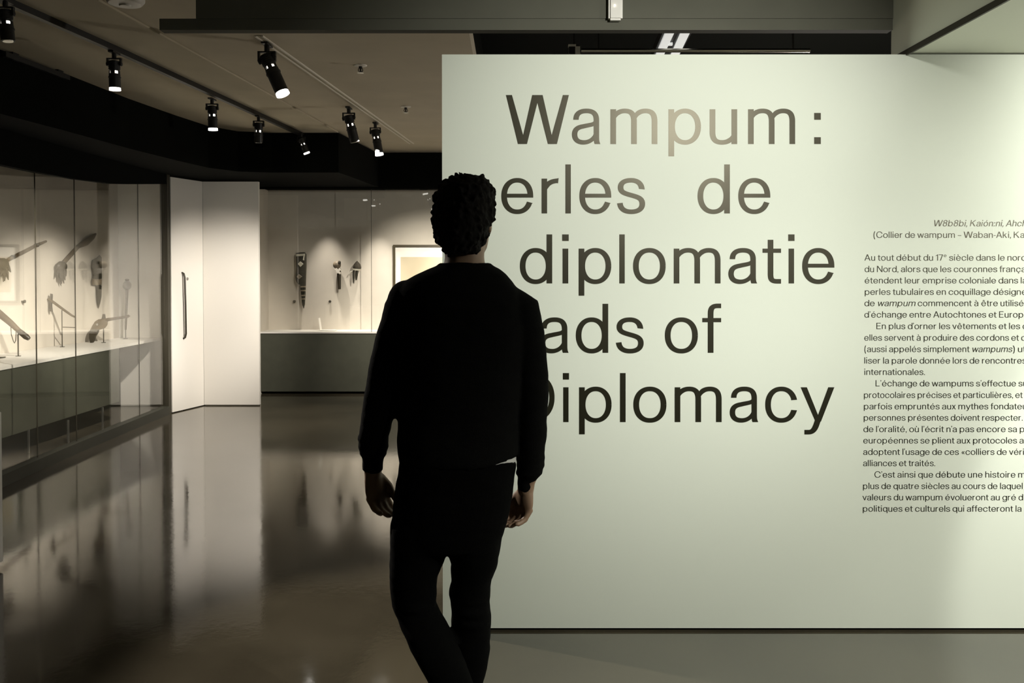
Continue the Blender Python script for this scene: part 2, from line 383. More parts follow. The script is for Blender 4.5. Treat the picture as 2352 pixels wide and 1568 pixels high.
# body
B = MB()
HC = at(1065, 500, 2.55); yaw = R(-14)
def hring(dz, rx, ry, fy, n=28):
    out = []
    for k in range(n):
        t = 2 * math.pi * k / n
        x, y = rx * math.cos(t), fy + ry * math.sin(t)
        out.append(HC + Vector((x * math.cos(yaw) - y * math.sin(yaw), x * math.sin(yaw) + y * math.cos(yaw), dz)))
    return out
B.loft([hring(*q) for q in ((.108, .02, .03, 0), (.098, .048, .062, 0), (.07, .066, .086, 0), (.03, .073, .096, 0), (0, .074, .097, 0), (-.03, .072, .094, .004), (-.06, .068, .086, .010), (-.085, .061, .074, .02), (-.105, .047, .054, .034), (-.118, .026, .03, .045))])
def hp(x, y, z): return HC + Vector((x * math.cos(yaw) - y * math.sin(yaw), x * math.sin(yaw) + y * math.cos(yaw), z))
B.tube([hp(0, .088, .012), hp(0, .104, -.018), hp(0, .112, -.034), hp(0, .098, -.042)], [.008, .012, .015, .010], 10)
B.tube([hp(-.022, .090, -.066), hp(0, .098, -.064), hp(.022, .090, -.066)], [.006, .009, .006], 8)
B.tube([hp(-.05, .074, .020), hp(-.025, .092, .024), hp(0, .094, .018), hp(.025, .092, .024), hp(.05, .074, .020)], .007, 8)
for s in (-1, 1): B.loft([[hp(s * (.070 + .016 * k), -.004 - .010 * k + math.cos(t) * .018 * (1 - .25*k), -.018 + math.sin(t) * .031 * (1 - .15*k)) for t in [2*math.pi*j/14 for j in range(14)]] for k in (0, .5, 1)])
B.loft([ring(560, 1020, 1114, .060, 2.545), ring(590, 1022, 1112, .060, 2.535), ring(606, 1020, 1114, .062, 2.53), ring(624, 1004, 1130, .060, 2.53), ring(665, 940, 1172, .08), ring(740, 915, 1200, .108), ring(900, 922, 1188, .10), ring(1040, 925, 1180, .105), ring(1150, 922, 1150, .095)])
def hand(w, kn, n_, b_, sc=1.0, curl=1.0, arm=None):
    n_ = Vector(n_).normalized(); b_ = Vector(b_).normalized(); dn = (kn - w).normalized()
    # palm: rings from the wrist to the knuckles, wider across b_
    rings = []
    for t, hb, hn in ((-.25, .024, .019), (0, .026, .020), (.3, .034, .021), (.65, .041, .019), (1.0, .042, .014), (1.08, .036, .009)):
        c_ = w + (kn - w) * t + n_ * .006 * t
        rings.append([c_ + b_ * math.cos(2*math.pi*k/20) * hb * sc + n_ * math.sin(2*math.pi*k/20) * hn * sc for k in range(20)])
    B.loft(rings)
    for o_, L, k in ((-.032, .80, 1.15), (-.0108, .95, 1.05), (.0108, 1.0, 1.0), (.032, .93, .9)):
        a = kn + b_ * o_ * sc - dn * .012
        d1 = (dn * .88 + n_ * .46 * curl * k).normalized(); d2 = (dn * .42 + n_ * .9 * curl * k).normalized(); d3 = (dn * -.05 + n_ * 1.0).normalized()
        p1 = a + d1 * .048 * L * sc; p2 = p1 + d2 * .028 * L * sc; p3 = p2 + d3 * .021 * L * sc
        B.tube([a, a + d1 * .024 * L * sc, p1, p1 + d2 * .014 * L * sc, p2, p2 + d3 * .012 * L * sc, p3], [.0098, .0092, .0094, .0084, .0083, .0074, .0045], 12)
    a = w + dn * .018 + b_ * .020 * sc + n_ * .004
    p1 = a + dn * .030 * sc + b_ * .016 * sc + n_ * .014; p2 = p1 + dn * .028 * sc + n_ * .012 + b_ * .002; p3 = p2 + dn * .020 * sc + n_ * .014 - b_ * .004
    B.tube([a, p1, p1 * .5 + p2 * .5, p2, p3], [.014, .0125, .0105, .0102, .006], 12)
lw, lk_ = at(856.5, 1084, 2.575), at(867, 1146, 2.59)
rw, rk = at(1207, 1122, 2.58), at(1202, 1172, 2.595)
hand(lw, lk_, (.74, -.67, 0), (.67, .74, 0), 1.0, 1.0)
hand(rw, rk, (-.74, -.67, 0), (-.67, .74, 0), .96, 1.15)
limb(B, [(x, y, Y, r * .78) for x, y, Y, r in LARM] + [(857, 1060, 2.57, .028), (856.5, 1090, 2.576, .025)])
limb(B, [(x, y, Y, r * .78) for x, y, Y, r in RARM] + [(1209, 1105, 2.575, .026), (1207, 1128, 2.58, .024)])
for L in (LLEG, RLEG):
    B.loft([ring(1200, L[0][1] + 14, L[0][2] - 14, .075, L[0][4])] + [ring(y, l, r, ry, Y, grow=-.014) for y, l, r, ry, Y in L])
lank, rank = at(1101, 1730, 2.335), at(1083, 1740, 2.55)
B.tube([lank + Vector((0, 0, .05)), lank + Vector((0, -.005, 0)), lank + Vector((0, .02, -.075))], [.036, .035, .034], 14)
B.tube([rank + Vector((0, 0, .05)), rank, rank + Vector((0, .01, -rank.z + .045))], [.036, .035, .036], 14)
body = fuse('body', B, .0046, M['skin'], per, 3, .5)
# hair
H = MB()
HR = [(402.5, 1066, 1092, .012, 2.54), (407, 1042, 1110, .045, 2.54), (415, 1026, 1121, .072, 2.54), (430, 1010, 1131, .092, 2.54), (450, 1000, 1136, .102, 2.54), (475, 995, 1136, .106, 2.538), (500, 994, 1134, .104, 2.53), (520, 997, 1127, .096, 2.52), (540, 1001, 1119, .084, 2.508), (556, 1006, 1108, .070, 2.50), (570, 1018, 1100, .056, 2.495), (579, 1028, 1094, .040, 2.49), (583, 1036, 1088, .024, 2.49)]
H.loft([ring(py, l, r, ry, Y, 2.1, 40) for py, l, r, ry, Y in HR])
rg = random.Random(11)
def surf(u, v):
    """point and outward direction on the hair shell"""
    i = min(int(u), len(HR) - 2); f = u - i
    q = [HR[i][k] * (1 - f) + HR[i+1][k] * f for k in range(5)]
    c0 = at((q[1] + q[2]) / 2, q[0], q[4]); rx = (at(q[2], q[0], q[4]).x - at(q[1], q[0], q[4]).x) / 2
    p = c0 + Vector((rx * math.cos(v), q[3] * math.sin(v), 0))
    nrm = Vector((math.cos(v) / max(rx, .01), math.sin(v) / max(q[3], .01), (5.5 - u) * 2.2)).normalized()
    return p, nrm
for i in range(330):
    u = rg.uniform(.6, 11.4); v = rg.uniform(0, 2 * math.pi)
    if u > 5 and 0.35 < v < 2.8: continue
    p, q = surf(u, v)
    tg = Vector((rg.uniform(-1, 1), rg.uniform(-1, 1), rg.uniform(-1.2, .5))); tg = (tg - q * tg.dot(q)).normalized()
    l = rg.uniform(.012, .026)
    H.tube([p - q * .006, p + q * .002 + tg * l * .5, p + q * rg.uniform(.0015, .005) + tg * l], [.0075, .0065, .002], 6)
for (x, y), (x2, y2), (x3, y3) in (((1043, 412), (1036, 406), (1041, 401.5)), ((1030, 416), (1034, 408), (1030, 404)), ((1004, 540), (997, 543), (998, 549)), ((1008, 552), (1000, 556), (1003, 561)), ((1000, 500), (991, 503), (993, 511)), ((1000, 455), (994, 452), (998, 446)), ((1130, 500), (1137, 504), (1133, 511)), ((1100, 408), (1110, 407), (1117, 412))):
    H.tube([at(x, y, 2.53), at(x2, y2, 2.53), at(x3, y3, 2.53)], [.007, .006, .002], 6)
fuse('hair', H, .0036, M['hairm'], per, 1, .4, lambda c: .0035 * noise.noise(c * 55) + .002 * noise.noise(c * 130))
# sweater
SW = MB()
def hem(x):
    a, b = at(1108, 1060, PY).x, at(1188, 1060, PY).x
    return max(0, min(1, (x - a) / (b - a))) * .030
T = [(610, 1006, 1132, .068), (618, 985, 1147, .078), (630, 955, 1163, .088), (645, 930, 1176, .098), (665, 912, 1190, .106), (700, 906, 1206, .114), (760, 906, 1212, .118), (820, 908, 1206, .118), (900, 913, 1198, .112), (960, 914, 1193, .108), (1000, 913, 1190, .110), (1030, 913, 1189, .114), (1050, 916, 1188, .116)]
SW.loft([ring(y, l, r, ry, PY, 2.35, 44) for y, l, r, ry in T] + [ring(1061, 918, 1186, .112, PY, 2.35, 44, hem)])
limb(SW, LARM + [(857, 1042, 2.565, .036), (857, 1048, 2.567, .0325), (856, 1079, 2.575, .0295)])
limb(SW, RARM + [(1211, 1096, 2.57, .029), (1208, 1103, 2.572, .0265), (1207, 1126, 2.58, .0235)])
# bunched knit above the cuffs, rounded shoulders, ribbed collar and hem
for x, y, Y, r in ((857, 1006, 2.55, .0465), (858, 1024, 2.557, .0445), (858, 1040, 2.563, .0395)): SW.lathe(at(x, y, Y), (0.03, .1, 1), [(-.012, r*.8), (-.006, r*.98), (0, r), (.006, r*.98), (.012, r*.8)], 20)
for x, y, Y, r in ((1219, 1050, 2.558, .0440), (1219, 1068, 2.562, .0430), (1216, 1084, 2.566, .041)): SW.lathe(at(x, y, Y), (-0.03, .1, 1), [(-.012, r*.8), (-.006, r*.98), (0, r), (.006, r*.98), (.012, r*.8)], 20)
for x, y, r in ((938, 690, .060), (1187, 714, .053)): SW.ball(at(x, y, PY), r, r*1.05, r, 20)
cr = ring(610, 1013, 1124, .064, PY, 2.1, 40)
SW.tube(cr + cr[:2], .0085, 8)
def fold(c):
    return .0035 * noise.noise(Vector((c.x * 7, c.y * 7, c.z * 16))) + .0018 * noise.noise(Vector((c.x * 22, c.y * 22, c.z * 38)))
fuse('sweater', SW, .0055, M['knit'], per, 3, .5, fold)
# shirt showing below the sweater
MB().loft([ring(1010, 922, 1184, .106), ring(1050, 924, 1186, .107), ring(1064, 925, 1185, .107)]).build('shirt', M['tee'], per, smooth=True)
# trousers
TR = MB()
TR.loft([ring(1046, 926, 1182, .100), ring(1058, 919, 1186, .1105, PY, 2.4, 36, lambda x: hem(x) * .25), ring(1068, 917.5, 1186, .114), ring(1100, 911, 1182, .118), ring(1140, 905, 1176, .122), ring(1180, 900.5, 1168, .121), ring(1220, 898, 1157, .112), ring(1250, 897, 1151, .098)])
for L in (LLEG, RLEG): TR.loft([ring(1195, L[0][1], L[0][2] + (6 if L is RLEG else 0), .10, L[0][4])] + [ring(y, l, r, ry, Y) for y, l, r, ry, Y in L])
for x, y, Y, rx in ((953, 1388, 2.47, .060), (1082, 1372, 2.50, .054), (1082, 1398, 2.50, .055), (1083, 1424, 2.50, .055)):
    pc = at(x, y, Y + .03); TR.loft([[pc + Vector((math.cos(t) * rx * k, math.sin(t) * rx * k, z)) for t in [2*math.pi*j/20 for j in range(20)]] for z, k in ((-.010, .93), (0, 1.01), (.010, .93))])
def crease(c):
    return .003 * noise.noise(Vector((c.x * 9, c.y * 9, c.z * 20))) + .0015 * noise.noise(Vector((c.x * 25, c.y * 25, c.z * 50)))
fuse('jeans', TR, .006, M['denim'], per, 2, .5, crease)
# shoes
def shoe(a, pitch):
    """a = point below the ankle on the sole line"""
    def loc(x, y, z): return a + Vector((x, y * math.cos(pitch) - z * math.sin(pitch), y * math.sin(pitch) + z * math.cos(pitch)))
    def r_(y, w, z0, z1): return [loc(w * math.cos(t), y, z0 + (z1 - z0) * (.5 + .5 * math.sin(t))) for t in [2*math.pi*j/18 for j in range(18)]]
    root = MB().loft([r_(-.075, .012, .022, .06), r_(-.065, .032, .02, .095), (r_(-.02, .040, .02, .115)), r_(.04, .042, .02, .10), r_(.10, .046, .02, .072), r_(.15, .043, .02, .058), r_(.185, .028, .02, .045), r_(.197, .010, .022, .034)]).build('shoe', M['shoe'], per, smooth=True)
    MB().loft([r_(-.080, .014, 0, .024), r_(-.068, .036, 0, .026), r_(0, .042, 0, .026), r_(.10, .050, 0, .026), (r_(.16, .044, 0, .026)), r_(.195, .022, 0.002, .026), r_(.204, .008, .004, .022)]).build('sole', M['sole'], root, smooth=True)
shoe(Vector((rank.x, rank.y + .01, 0.001)), 0)
shoe(Vector((lank.x, lank.y + .012, .098)), R(-28))
for s in (-1, 1): MB().ball(hp(s * .031, .080, .002), .0115).build('eye', M['eye'], per, smooth=True)
# ---------------------------------------------------------------- lettering (a drawn grotesque, cap height = 100)
SV, SH, XH, OS = 11.6, 9.4, 71.0, 1.3
def _bez(p0, p1, p2, p3, n=14):
    out = []
    for i in range(n + 1):
        t = i / n; u = 1 - t
        out.append((u*u*u*p0[0] + 3*u*u*t*p1[0] + 3*u*t*t*p2[0] + t*t*t*p3[0],
                    u*u*u*p0[1] + 3*u*u*t*p1[1] + 3*u*t*t*p2[1] + t*t*t*p3[1]))
    return out
def _arc(cx, cy, rx, ry, a0, a1, n=40, e=2.18):
    out = []
    for i in range(n + 1):
        a = math.radians(a0 + (a1 - a0) * i / n)
        c, s = math.cos(a), math.sin(a)
        out.append((cx + rx * math.copysign(abs(c) ** (2 / e), c), cy + ry * math.copysign(abs(s) ** (2 / e), s)))
    return out
def _join(*ps):
    out = []
    for p in ps:
        for q in p:
            if not out or abs(out[-1][0] - q[0]) + abs(out[-1][1] - q[1]) > 0.05:
                out.append(q)
    return out
def _stroke(path, f0=1.0, f1=1.0, c0=None, c1=None, sv=None, sh=None, fl=0.35):
    """quads along a path with an elliptical pen; f0/f1 thin the ends over the share fl; c0/c1 force the cut direction of an end"""
    sv = sv or SV; sh = sh or SH
    n = len(path); L = []; R = []
    acc = [0.0]
    for i in range(1, n): acc.append(acc[-1] + math.hypot(path[i][0]-path[i-1][0], path[i][1]-path[i-1][1]))
    for i, (x, y) in enumerate(path):
        a = path[max(i - 1, 0)]; b = path[min(i + 1, n - 1)]
        dx, dy = b[0] - a[0], b[1] - a[1]; d = math.hypot(dx, dy) or 1
        nx, ny = -dy / d, dx / d
        t = acc[i] / (acc[-1] or 1)
        f = 1.0
        if t < fl: f = f0 + (1 - f0) * (t / fl)
        if t > 1 - fl: f = min(f, f1 + (1 - f1) * ((1 - t) / fl))
        ox, oy = nx * sv / 2 * f, ny * sh / 2 * f
        c = c0 if i == 0 else (c1 if i == n - 1 else None)
        if c:
            k = (ox * c[0] + oy * c[1]); s = 1 if k >= 0 else -1
            ox, oy = c[0] * s, c[1] * s
        L.append((x + ox, y + oy)); R.append((x - ox, y - oy))
    return [[L[i], R[i], R[i+1], L[i+1]] for i in range(n - 1)]
def _rect(x0, y0, x1, y1): return [[(x0, y0), (x1, y0), (x1, y1), (x0, y1)]]
def _poly(*p): return [list(p)]
def _ring(w, y0, y1, x0=0.0, e=2.18, sv=None):
    s = sv or SV
    return _stroke(_arc(x0 + w/2, (y0+y1)/2, w/2 - s/2, (y1-y0)/2 - SH/2, 0, 360, 64, e), sv=s)
def _arch(x0, x1, top=None):
    top = (XH + OS if top is None else top) - SH/2
    a, b = x0 + SV*0.5, x1 - SV*0.5
    m = a + (b - a) * 0.56
    p = _join(_bez((a, 46), (a + 1, 58), (m - (m-a)*0.62, top), (m, top), 16), _bez((m, top), (m + (b-m)*0.72, top), (b, 61), (b, 46), 16), [(b, 0)])
    return _stroke(p, f0=0.5, fl=0.18)
def _bowl(x0, x1, side):
    """round bowl of p/b (side=+1: stem at left) or d/q/g (side=-1)"""
    w = x1 - x0
    return _stroke(_arc(x0 + w/2, XH/2, w/2 - SV/2, XH/2 + OS - SH/2, 0, 360, 64, 2.15))
def _glyphs():
    G = {}
    o = XH + OS
    G['o'] = _ring(66, -OS, o)
    G['l'] = _rect(0, 0, SV, 100)
    G['i'] = _rect(0.8, 0, 0.8 + SV, XH) + _rect(0, 86.6, 13.4, 100)
    G['ı'] = _rect(0.8, 0, 0.8 + SV, XH)
    G[':'] = _rect(0, 0, 13.6, 14) + _rect(0, 49.5, 13.6, 63.5)
    G['.'] = _rect(0, 0, 13, 13)
    G[','] = _poly((0, 0), (13, 0), (13, 13), (0, 13)) + _poly((6.5, 0), (13, 0), (6, -16), (0.5, -16))
    G['’'] = _poly((0, 88), (11, 88), (11, 100), (0, 100)) + _poly((5, 88), (11, 88), (5, 74), (0.5, 74))
    G['-'] = _rect(0, 32, 30, 41.5)
    G['–'] = _rect(0, 32, 50, 41)
    G['('] = _stroke(_bez((24, 104), (2, 78), (2, 2), (24, -24), 20))
    G[')'] = _stroke(_bez((2, 104), (24, 78), (24, 2), (2, -24), 20))
    G['«'] = _stroke([(20, 56), (6, 35), (20, 14)]) + _stroke([(40, 56), (26, 35), (40, 14)])
    cy = XH / 2
    w = 65
    G['c'] = _stroke(_join([(w - SV/2 - 0.4, 45)], _arc(w/2 + 0.5, cy, w/2 - SV/2 + 0.3, o/2 + OS/2 - SH/2, 22, 338, 56), [(w - SV/2 - 0.4, 24.5)]), c0=(SV*0.52, 0.4), c1=(SV*0.52, -0.4))
    G['e'] = _stroke(_join([(w - SV/2, 32.2), (w - SV/2, 36)], _arc(w/2, cy, w/2 - SV/2, o/2 + OS/2 - SH/2, 4, 336, 60), [(w - SV/2 - 1.2, 21.5)]), c1=(SV*0.5, -0.4)) + _rect(7, 32.2, w - 5, 40.2)
    x = 60.0
    st = x - 2.2 - SV/2
    G['a'] = (_stroke(_join([(8.6, 49.5)], _bez((8.8, 52), (9.8, 62), (17, o - SH/2), (31, o - SH/2), 16), _bez((31, o - SH/2), (45, o - SH/2), (st, 62), (st, 49), 16), [(st, 16)],
                            _bez((st, 16), (st, 6), (st + 0.6, 3.5), (st + 2.6, 0), 6)), c0=(SV*0.5, 0.0), c1=(SV*0.5, 0.0))
              + _stroke(_join(_bez((st, 47), (st - 3, 39), (st - 14, 39.5), (24, 36), 12), _bez((24, 36), (11, 34), (5.8, 29), (5.8, 19.5), 12), _bez((5.8, 19.5), (5.8, 9), (13, SH/2 - OS), (25, SH/2 - OS), 12),
                              _bez((25, SH/2 - OS), (40, SH/2 - OS), (st, 14), (st, 28), 14)), f0=0.85, f1=0.7))
    G['m'] = _rect(0, 0, SV, XH) + _arch(0, 54) + _arch(54 - SV, 96)
    G['n'] = _rect(0, 0, SV, XH) + _arch(0, 56)
    G['h'] = _rect(0, 0, SV, 100) + _arch(0, 56)
    G['u'] = [[(56 - p[0], XH - p[1]) for p in q] for q in G['n']]
    G['r'] = _rect(0, 0, SV, XH) + _stroke(_join(_bez((SV/2, 42), (SV/2 + 1, 58), (17, o - 6.0), (35, XH - SH/2 + 0.4), 16)), f0=0.55, c1=(0.6, SH*0.58))
    G['p'] = _rect(0, -25, SV, XH) + _bowl(1.5, 66, 1)
    G['b'] = _rect(0, 0, SV, 100) + _bowl(1.5, 66, 1)
    G['d'] = _rect(66 - SV, 0, 66, 100) + _bowl(0, 64.5, -1)
    G['q'] = _rect(66 - SV, -25, 66, XH) + _bowl(0, 64.5, -1)
    G['g'] = _bowl(0, 64.5, -1) + _stroke(_join([(66 - SV/2, XH), (66 - SV/2, 4)], _bez((66 - SV/2, 4), (66 - SV/2, -14), (50, -21.5), (33, -21.5), 14), _bez((33, -21.5), (18, -21.5), (9, -16), (7.5, -6), 10)), c1=(SV*0.5, 0))
    G['s'] = _stroke(_join([(51, 49.5)], _bez((50.6, 51.5), (49, 62), (41, o - SH/2), (29, o - SH/2), 14), _bez((29, o - SH/2), (15, o - SH/2), (7.6, 62), (7.6, 53), 12), _bez((7.6, 53), (7.6, 43), (16, 41), (29, 37.2), 12),
                           _bez((29, 37.2), (43, 33.4), (51.8, 31), (51.8, 19.5), 12), _bez((51.8, 19.5), (51.8, 9), (43, SH/2 - OS), (29.5, SH/2 - OS), 12), _bez((29.5, SH/2 - OS), (16, SH/2 - OS), (7.4, 9), (6.2, 21.2), 14)), c0=(SV*0.5, -0.6), c1=(SV*0.5, 0.6))
    G['t'] = _stroke(_join([(16.5, 89), (16.5, 18)], _bez((16.5, 18), (16.5, 6), (21, SH/2 - 0.4), (31, SH/2 - 0.4), 12), [(38, SH/2 - 0.4)])) + _rect(0, XH - 8.6, 38, XH)
    G['f'] = _stroke(_join([(16.8, 0), (16.8, 80)], _bez((16.8, 80), (16.8, 92), (21, 100.4 - SH/2), (31, 100.4 - SH/2), 12), [(38, 100.4 - SH/2)])) + _rect(0, XH - 8.6, 38, XH)
    G['y'] = _poly((0, XH), (12.6, XH), (36.2, 11.5), (28.6, 3.5)) + _poly((55.6, XH), (68, XH), (41, 1), (30, 1)) + _stroke(_join(_bez((35.6, 6), (31, -6), (29, -20.6), (16, -20.6), 14), [(7.5, -20.6)]), sv=SV*1.05)
    G['v'] = _poly((0, XH), (12.4, XH), (34, 9), (28, 0)) + _poly((49.6, XH), (62, XH), (38, 0), (26.5, 0), (30, 9))
    G['w'] = _poly((0, XH), (12, XH), (29.5, 8), (26.5, 0), (20, 0)) + _poly((42, XH), (54, XH), (31.5, 0), (22, 0), (26, 10)) + _poly((40, XH), (52, XH), (72, 10), (74, 0), (62.5, 0)) + _poly((82, XH), (94, XH), (73.5, 0), (64, 0), (67, 10))
    G['x'] = _poly((2, XH), (15, XH), (58, 0), (45, 0)) + _poly((43, XH), (56, XH), (13, 0), (0, 0))
    G['k'] = _rect(0, 0, SV, 100) + _poly((8, 26), (8, 40), (42, XH), (56, XH)) + _poly((22, 38), (30, 46), (59, 0), (45.5, 0))
    G['z'] = _rect(2, XH - 8.8, 50, XH) + _rect(0, 0, 52, 8.8) + _poly((0, 8), (12, 8), (50, XH - 8), (38, XH - 8))
    G['W'] = _poly((0, 100), (12.4, 100), (37.5, 10), (43, 0), (24.5, 0)) + _poly((53.6, 100), (64.3, 100), (64.3, 84), (43, 0), (31, 0), (35, 14)) + _poly((75, 100), (64.3, 100), (64.3, 84), (85.6, 0), (97.6, 0), (93.6, 14)) + _poly((128.6, 100), (116.2, 100), (91.1, 10), (85.6, 0), (104.1, 0))
    G['A'] = _poly((36, 100), (48, 100), (12.5, 0), (0, 0)) + _poly((36, 100), (49, 100), (86, 0), (73, 0)) + _rect(19, 27, 67, 36.5)
    G['B'] = _rect(0, 0, SV, 100) + _stroke(_join([(4, 95.3), (36, 95.3)], _arc(36, 75, 24, 20.3, 90, -90, 24), [(4, 54.7)])) + _stroke(_join([(4, 54.7), (38, 54.7)], _arc(38, 29.7, 27, 25, 90, -90, 24), [(4, 4.7)]))
    G['C'] = _stroke(_join([(81, 66)], _arc(45, 50, 39, 47, 24, 336, 60), [(81, 34)]), c0=(SV*0.5, 0.5), c1=(SV*0.5, -0.5))
    G['D'] = _rect(0, 0, SV, 100) + _stroke(_join([(4, 95.3), (34, 95.3)], _arc(34, 50, 44, 45.3, 90, -90, 48), [(4, 4.7)]))
    G['E'] = _rect(0, 0, SV, 100) + _rect(0, 90.6, 62, 100) + _rect(0, 46.5, 57, 55.5) + _rect(0, 0, 63, 9.4)
    G['K'] = _rect(0, 0, SV, 100) + _poly((8, 36), (8, 51), (60, 100), (75, 100)) + _poly((26, 52), (35, 60), (80, 0), (65, 0))
    G['L'] = _rect(0, 0, SV, 100) + _rect(0, 0, 58, 9.4)
    G['N'] = _rect(0, 0, SV, 100) + _rect(66, 0, 66 + SV, 100) + _poly((0, 100), (14, 100), (77.6, 0), (63.6, 0))
    G['1'] = _rect(20, 0, 20 + SV, 99) + _poly((0, 80), (0, 71), (26, 88), (31.6, 99), (24, 99))
    G['7'] = _rect(0, 90, 60, 99) + _poly((48, 91), (60, 91), (60, 90), (30, 0), (17.5, 0))
    G['8'] = _ring(56, 50.5, 100, 3, 2.1) + _ring(62, -OS, 58.5, 0, 2.1)
    # accents and composed letters
    ac = {'acute': lambda c: _poly((c - 4, 80), (c + 4, 80), (c + 15, 98), (c + 2, 98)), 'grave': lambda c: _poly((c + 4, 80), (c - 4, 80), (c - 15, 98), (c - 2, 98)),
          'circ': lambda c: _poly((c - 18, 79), (c - 8, 79), (c, 90), (c + 3, 99), (c - 4, 99)) + _poly((c + 18, 79), (c + 8, 79), (c, 90), (c - 3, 99), (c + 4, 99))}
    for ch, b, a, c in (('é', 'e', 'acute', 32), ('è', 'e', 'grave', 32), ('ê', 'e', 'circ', 32), ('à', 'a', 'grave', 30), ('ù', 'u', 'grave', 28), ('ó', 'o', 'acute', 33)):
        G[ch] = G[b] + ac[a](c)
    G['ç'] = G['c'] + _stroke(_join([(33, 2), (31, -7)], _bez((31, -7), (44, -8), (44, -22), (24, -21), 10)), sv=8, sh=7)
    G['ᵉ'] = [[(p[0]*.55, p[1]*.55 + 58) for p in q] for q in G['e']]
    return G
GL = _glyphs()
ADV = {}
for _c, _q in GL.items():
    _x = [p[0] for k in _q for p in k]
    ADV[_c] = (min(_x), max(_x))
SIDE = {'o': 5, 'c': 5, 'e': 5, 'd': 5, 'q': 5, 'g': 5, 'v': 1.5, 'w': 1.5, 'x': 1.5, 'y': 1.5, 'A': 1.5, 'W': 1.5, 't': 2.5, 'f': 2.5, 'r': 7, 's': 4, 'a': 4.5, ',': 6, '.': 6, '’': 4, '-': 4, '–': 6, 'C': 6, '7': 5, '1': 4}
def glyph_tris(ch):
    """plain union of the strokes of one glyph -> (verts, tris)"""
    if ch in _tc: return _tc[ch]
    vs = []; fs = []
    for q in GL[ch]:
        for j in range(1, len(q) - 1):
            t = [q[0], q[j], q[j + 1]]
            ar = (t[1][0]-t[0][0])*(t[2][1]-t[0][1]) - (t[2][0]-t[0][0])*(t[1][1]-t[0][1])
            if abs(ar) < 1e-3: continue
            if ar < 0: t = t[::-1]
            b = len(vs); vs += [Vector((p[0], p[1])) for p in t]; fs.append([b, b + 1, b + 2])
    r = delaunay_2d_cdt(vs, [], fs, 1, 1e-4)
    _tc[ch] = ([(v.x, v.y) for v in r[0]], [tuple(f) for f, g in zip(r[2], r[5]) if g])
    return _tc[ch]
_tc = {}
# ---------------------------------------------------------------- the exhibition title, letter by letter
TY = WALL - 0.0008
def put_px(mb, ch, x0, x1, base, s, shear=0.0):
    """one glyph between two pixel columns, on a pixel baseline; s = pixels per unit height"""
    v, t = glyph_tris(ch); a, b = ADV[ch]; k = (x1 - x0) / (b - a)
    P = []
    for p in v:
        q = at(x0 + (p[0] - a) * k + shear * p[1] * s, base - p[1] * s, TY)
        P.append((q.x, TY, q.z))
    mb.add(P, t)
title = [
 ('Wampum:', 330.7, [1162, 1306.8, 1313.6, 1379, 1402, 1510, 1535.4, 1610, 1630, 1693.2, 1718.2, 1826.4, 1870, 1885.4]),
 ('perlesde', 490.0, [1061, 1135.6, 1151.4, 1224.8, 1243.9, 1283.2, 1298.6, 1311.2, 1330.7, 1404, 1417.3, 1481.8, 1602.2, 1676.5, 1695.7, 1769.3]),
 ('diplomatie', 650.7, [1194, 1268.4, 1291.2, 1306.4, 1329, 1404, 1422.5, 1435, 1454, 1529, 1547.5, 1655, 1672.8, 1739, 1751.4, 1794, 1810.4, 1825, 1842.5, 1916.5]),
 ('Beadsof', 810.0, [1066, 1139, 1151, 1224.5, 1240, 1306, 1322.5, 1397, 1414.6, 1478.5, 1527, 1603, 1613, 1656.5]),
 ('Diplomacy', 969.0, [1186, 1273.8, 1292.8, 1307, 1330, 1404.8, 1424, 1437, 1454.6, 1530.8, 1549.6, 1657.6, 1676, 1741.5, 1757.5, 1830.8, 1839, 1916.5]),
]
c = at(1530, 600, TY)
tt = thing('exhibition_title', c, 'five lines of large dark olive title lettering on the sage wall', 'lettering')
for word, base, xs in title:
    ln = bpy.data.objects.new('text_line', None); ln.empty_display_size = .05; C.objects.link(ln); ln.parent = tt
    for i, ch in enumerate(word):
        m = MB(); put_px(m, ch, xs[2*i], xs[2*i+1], base, 1.126)
        m.build('letter', M['vinyl'], ln)
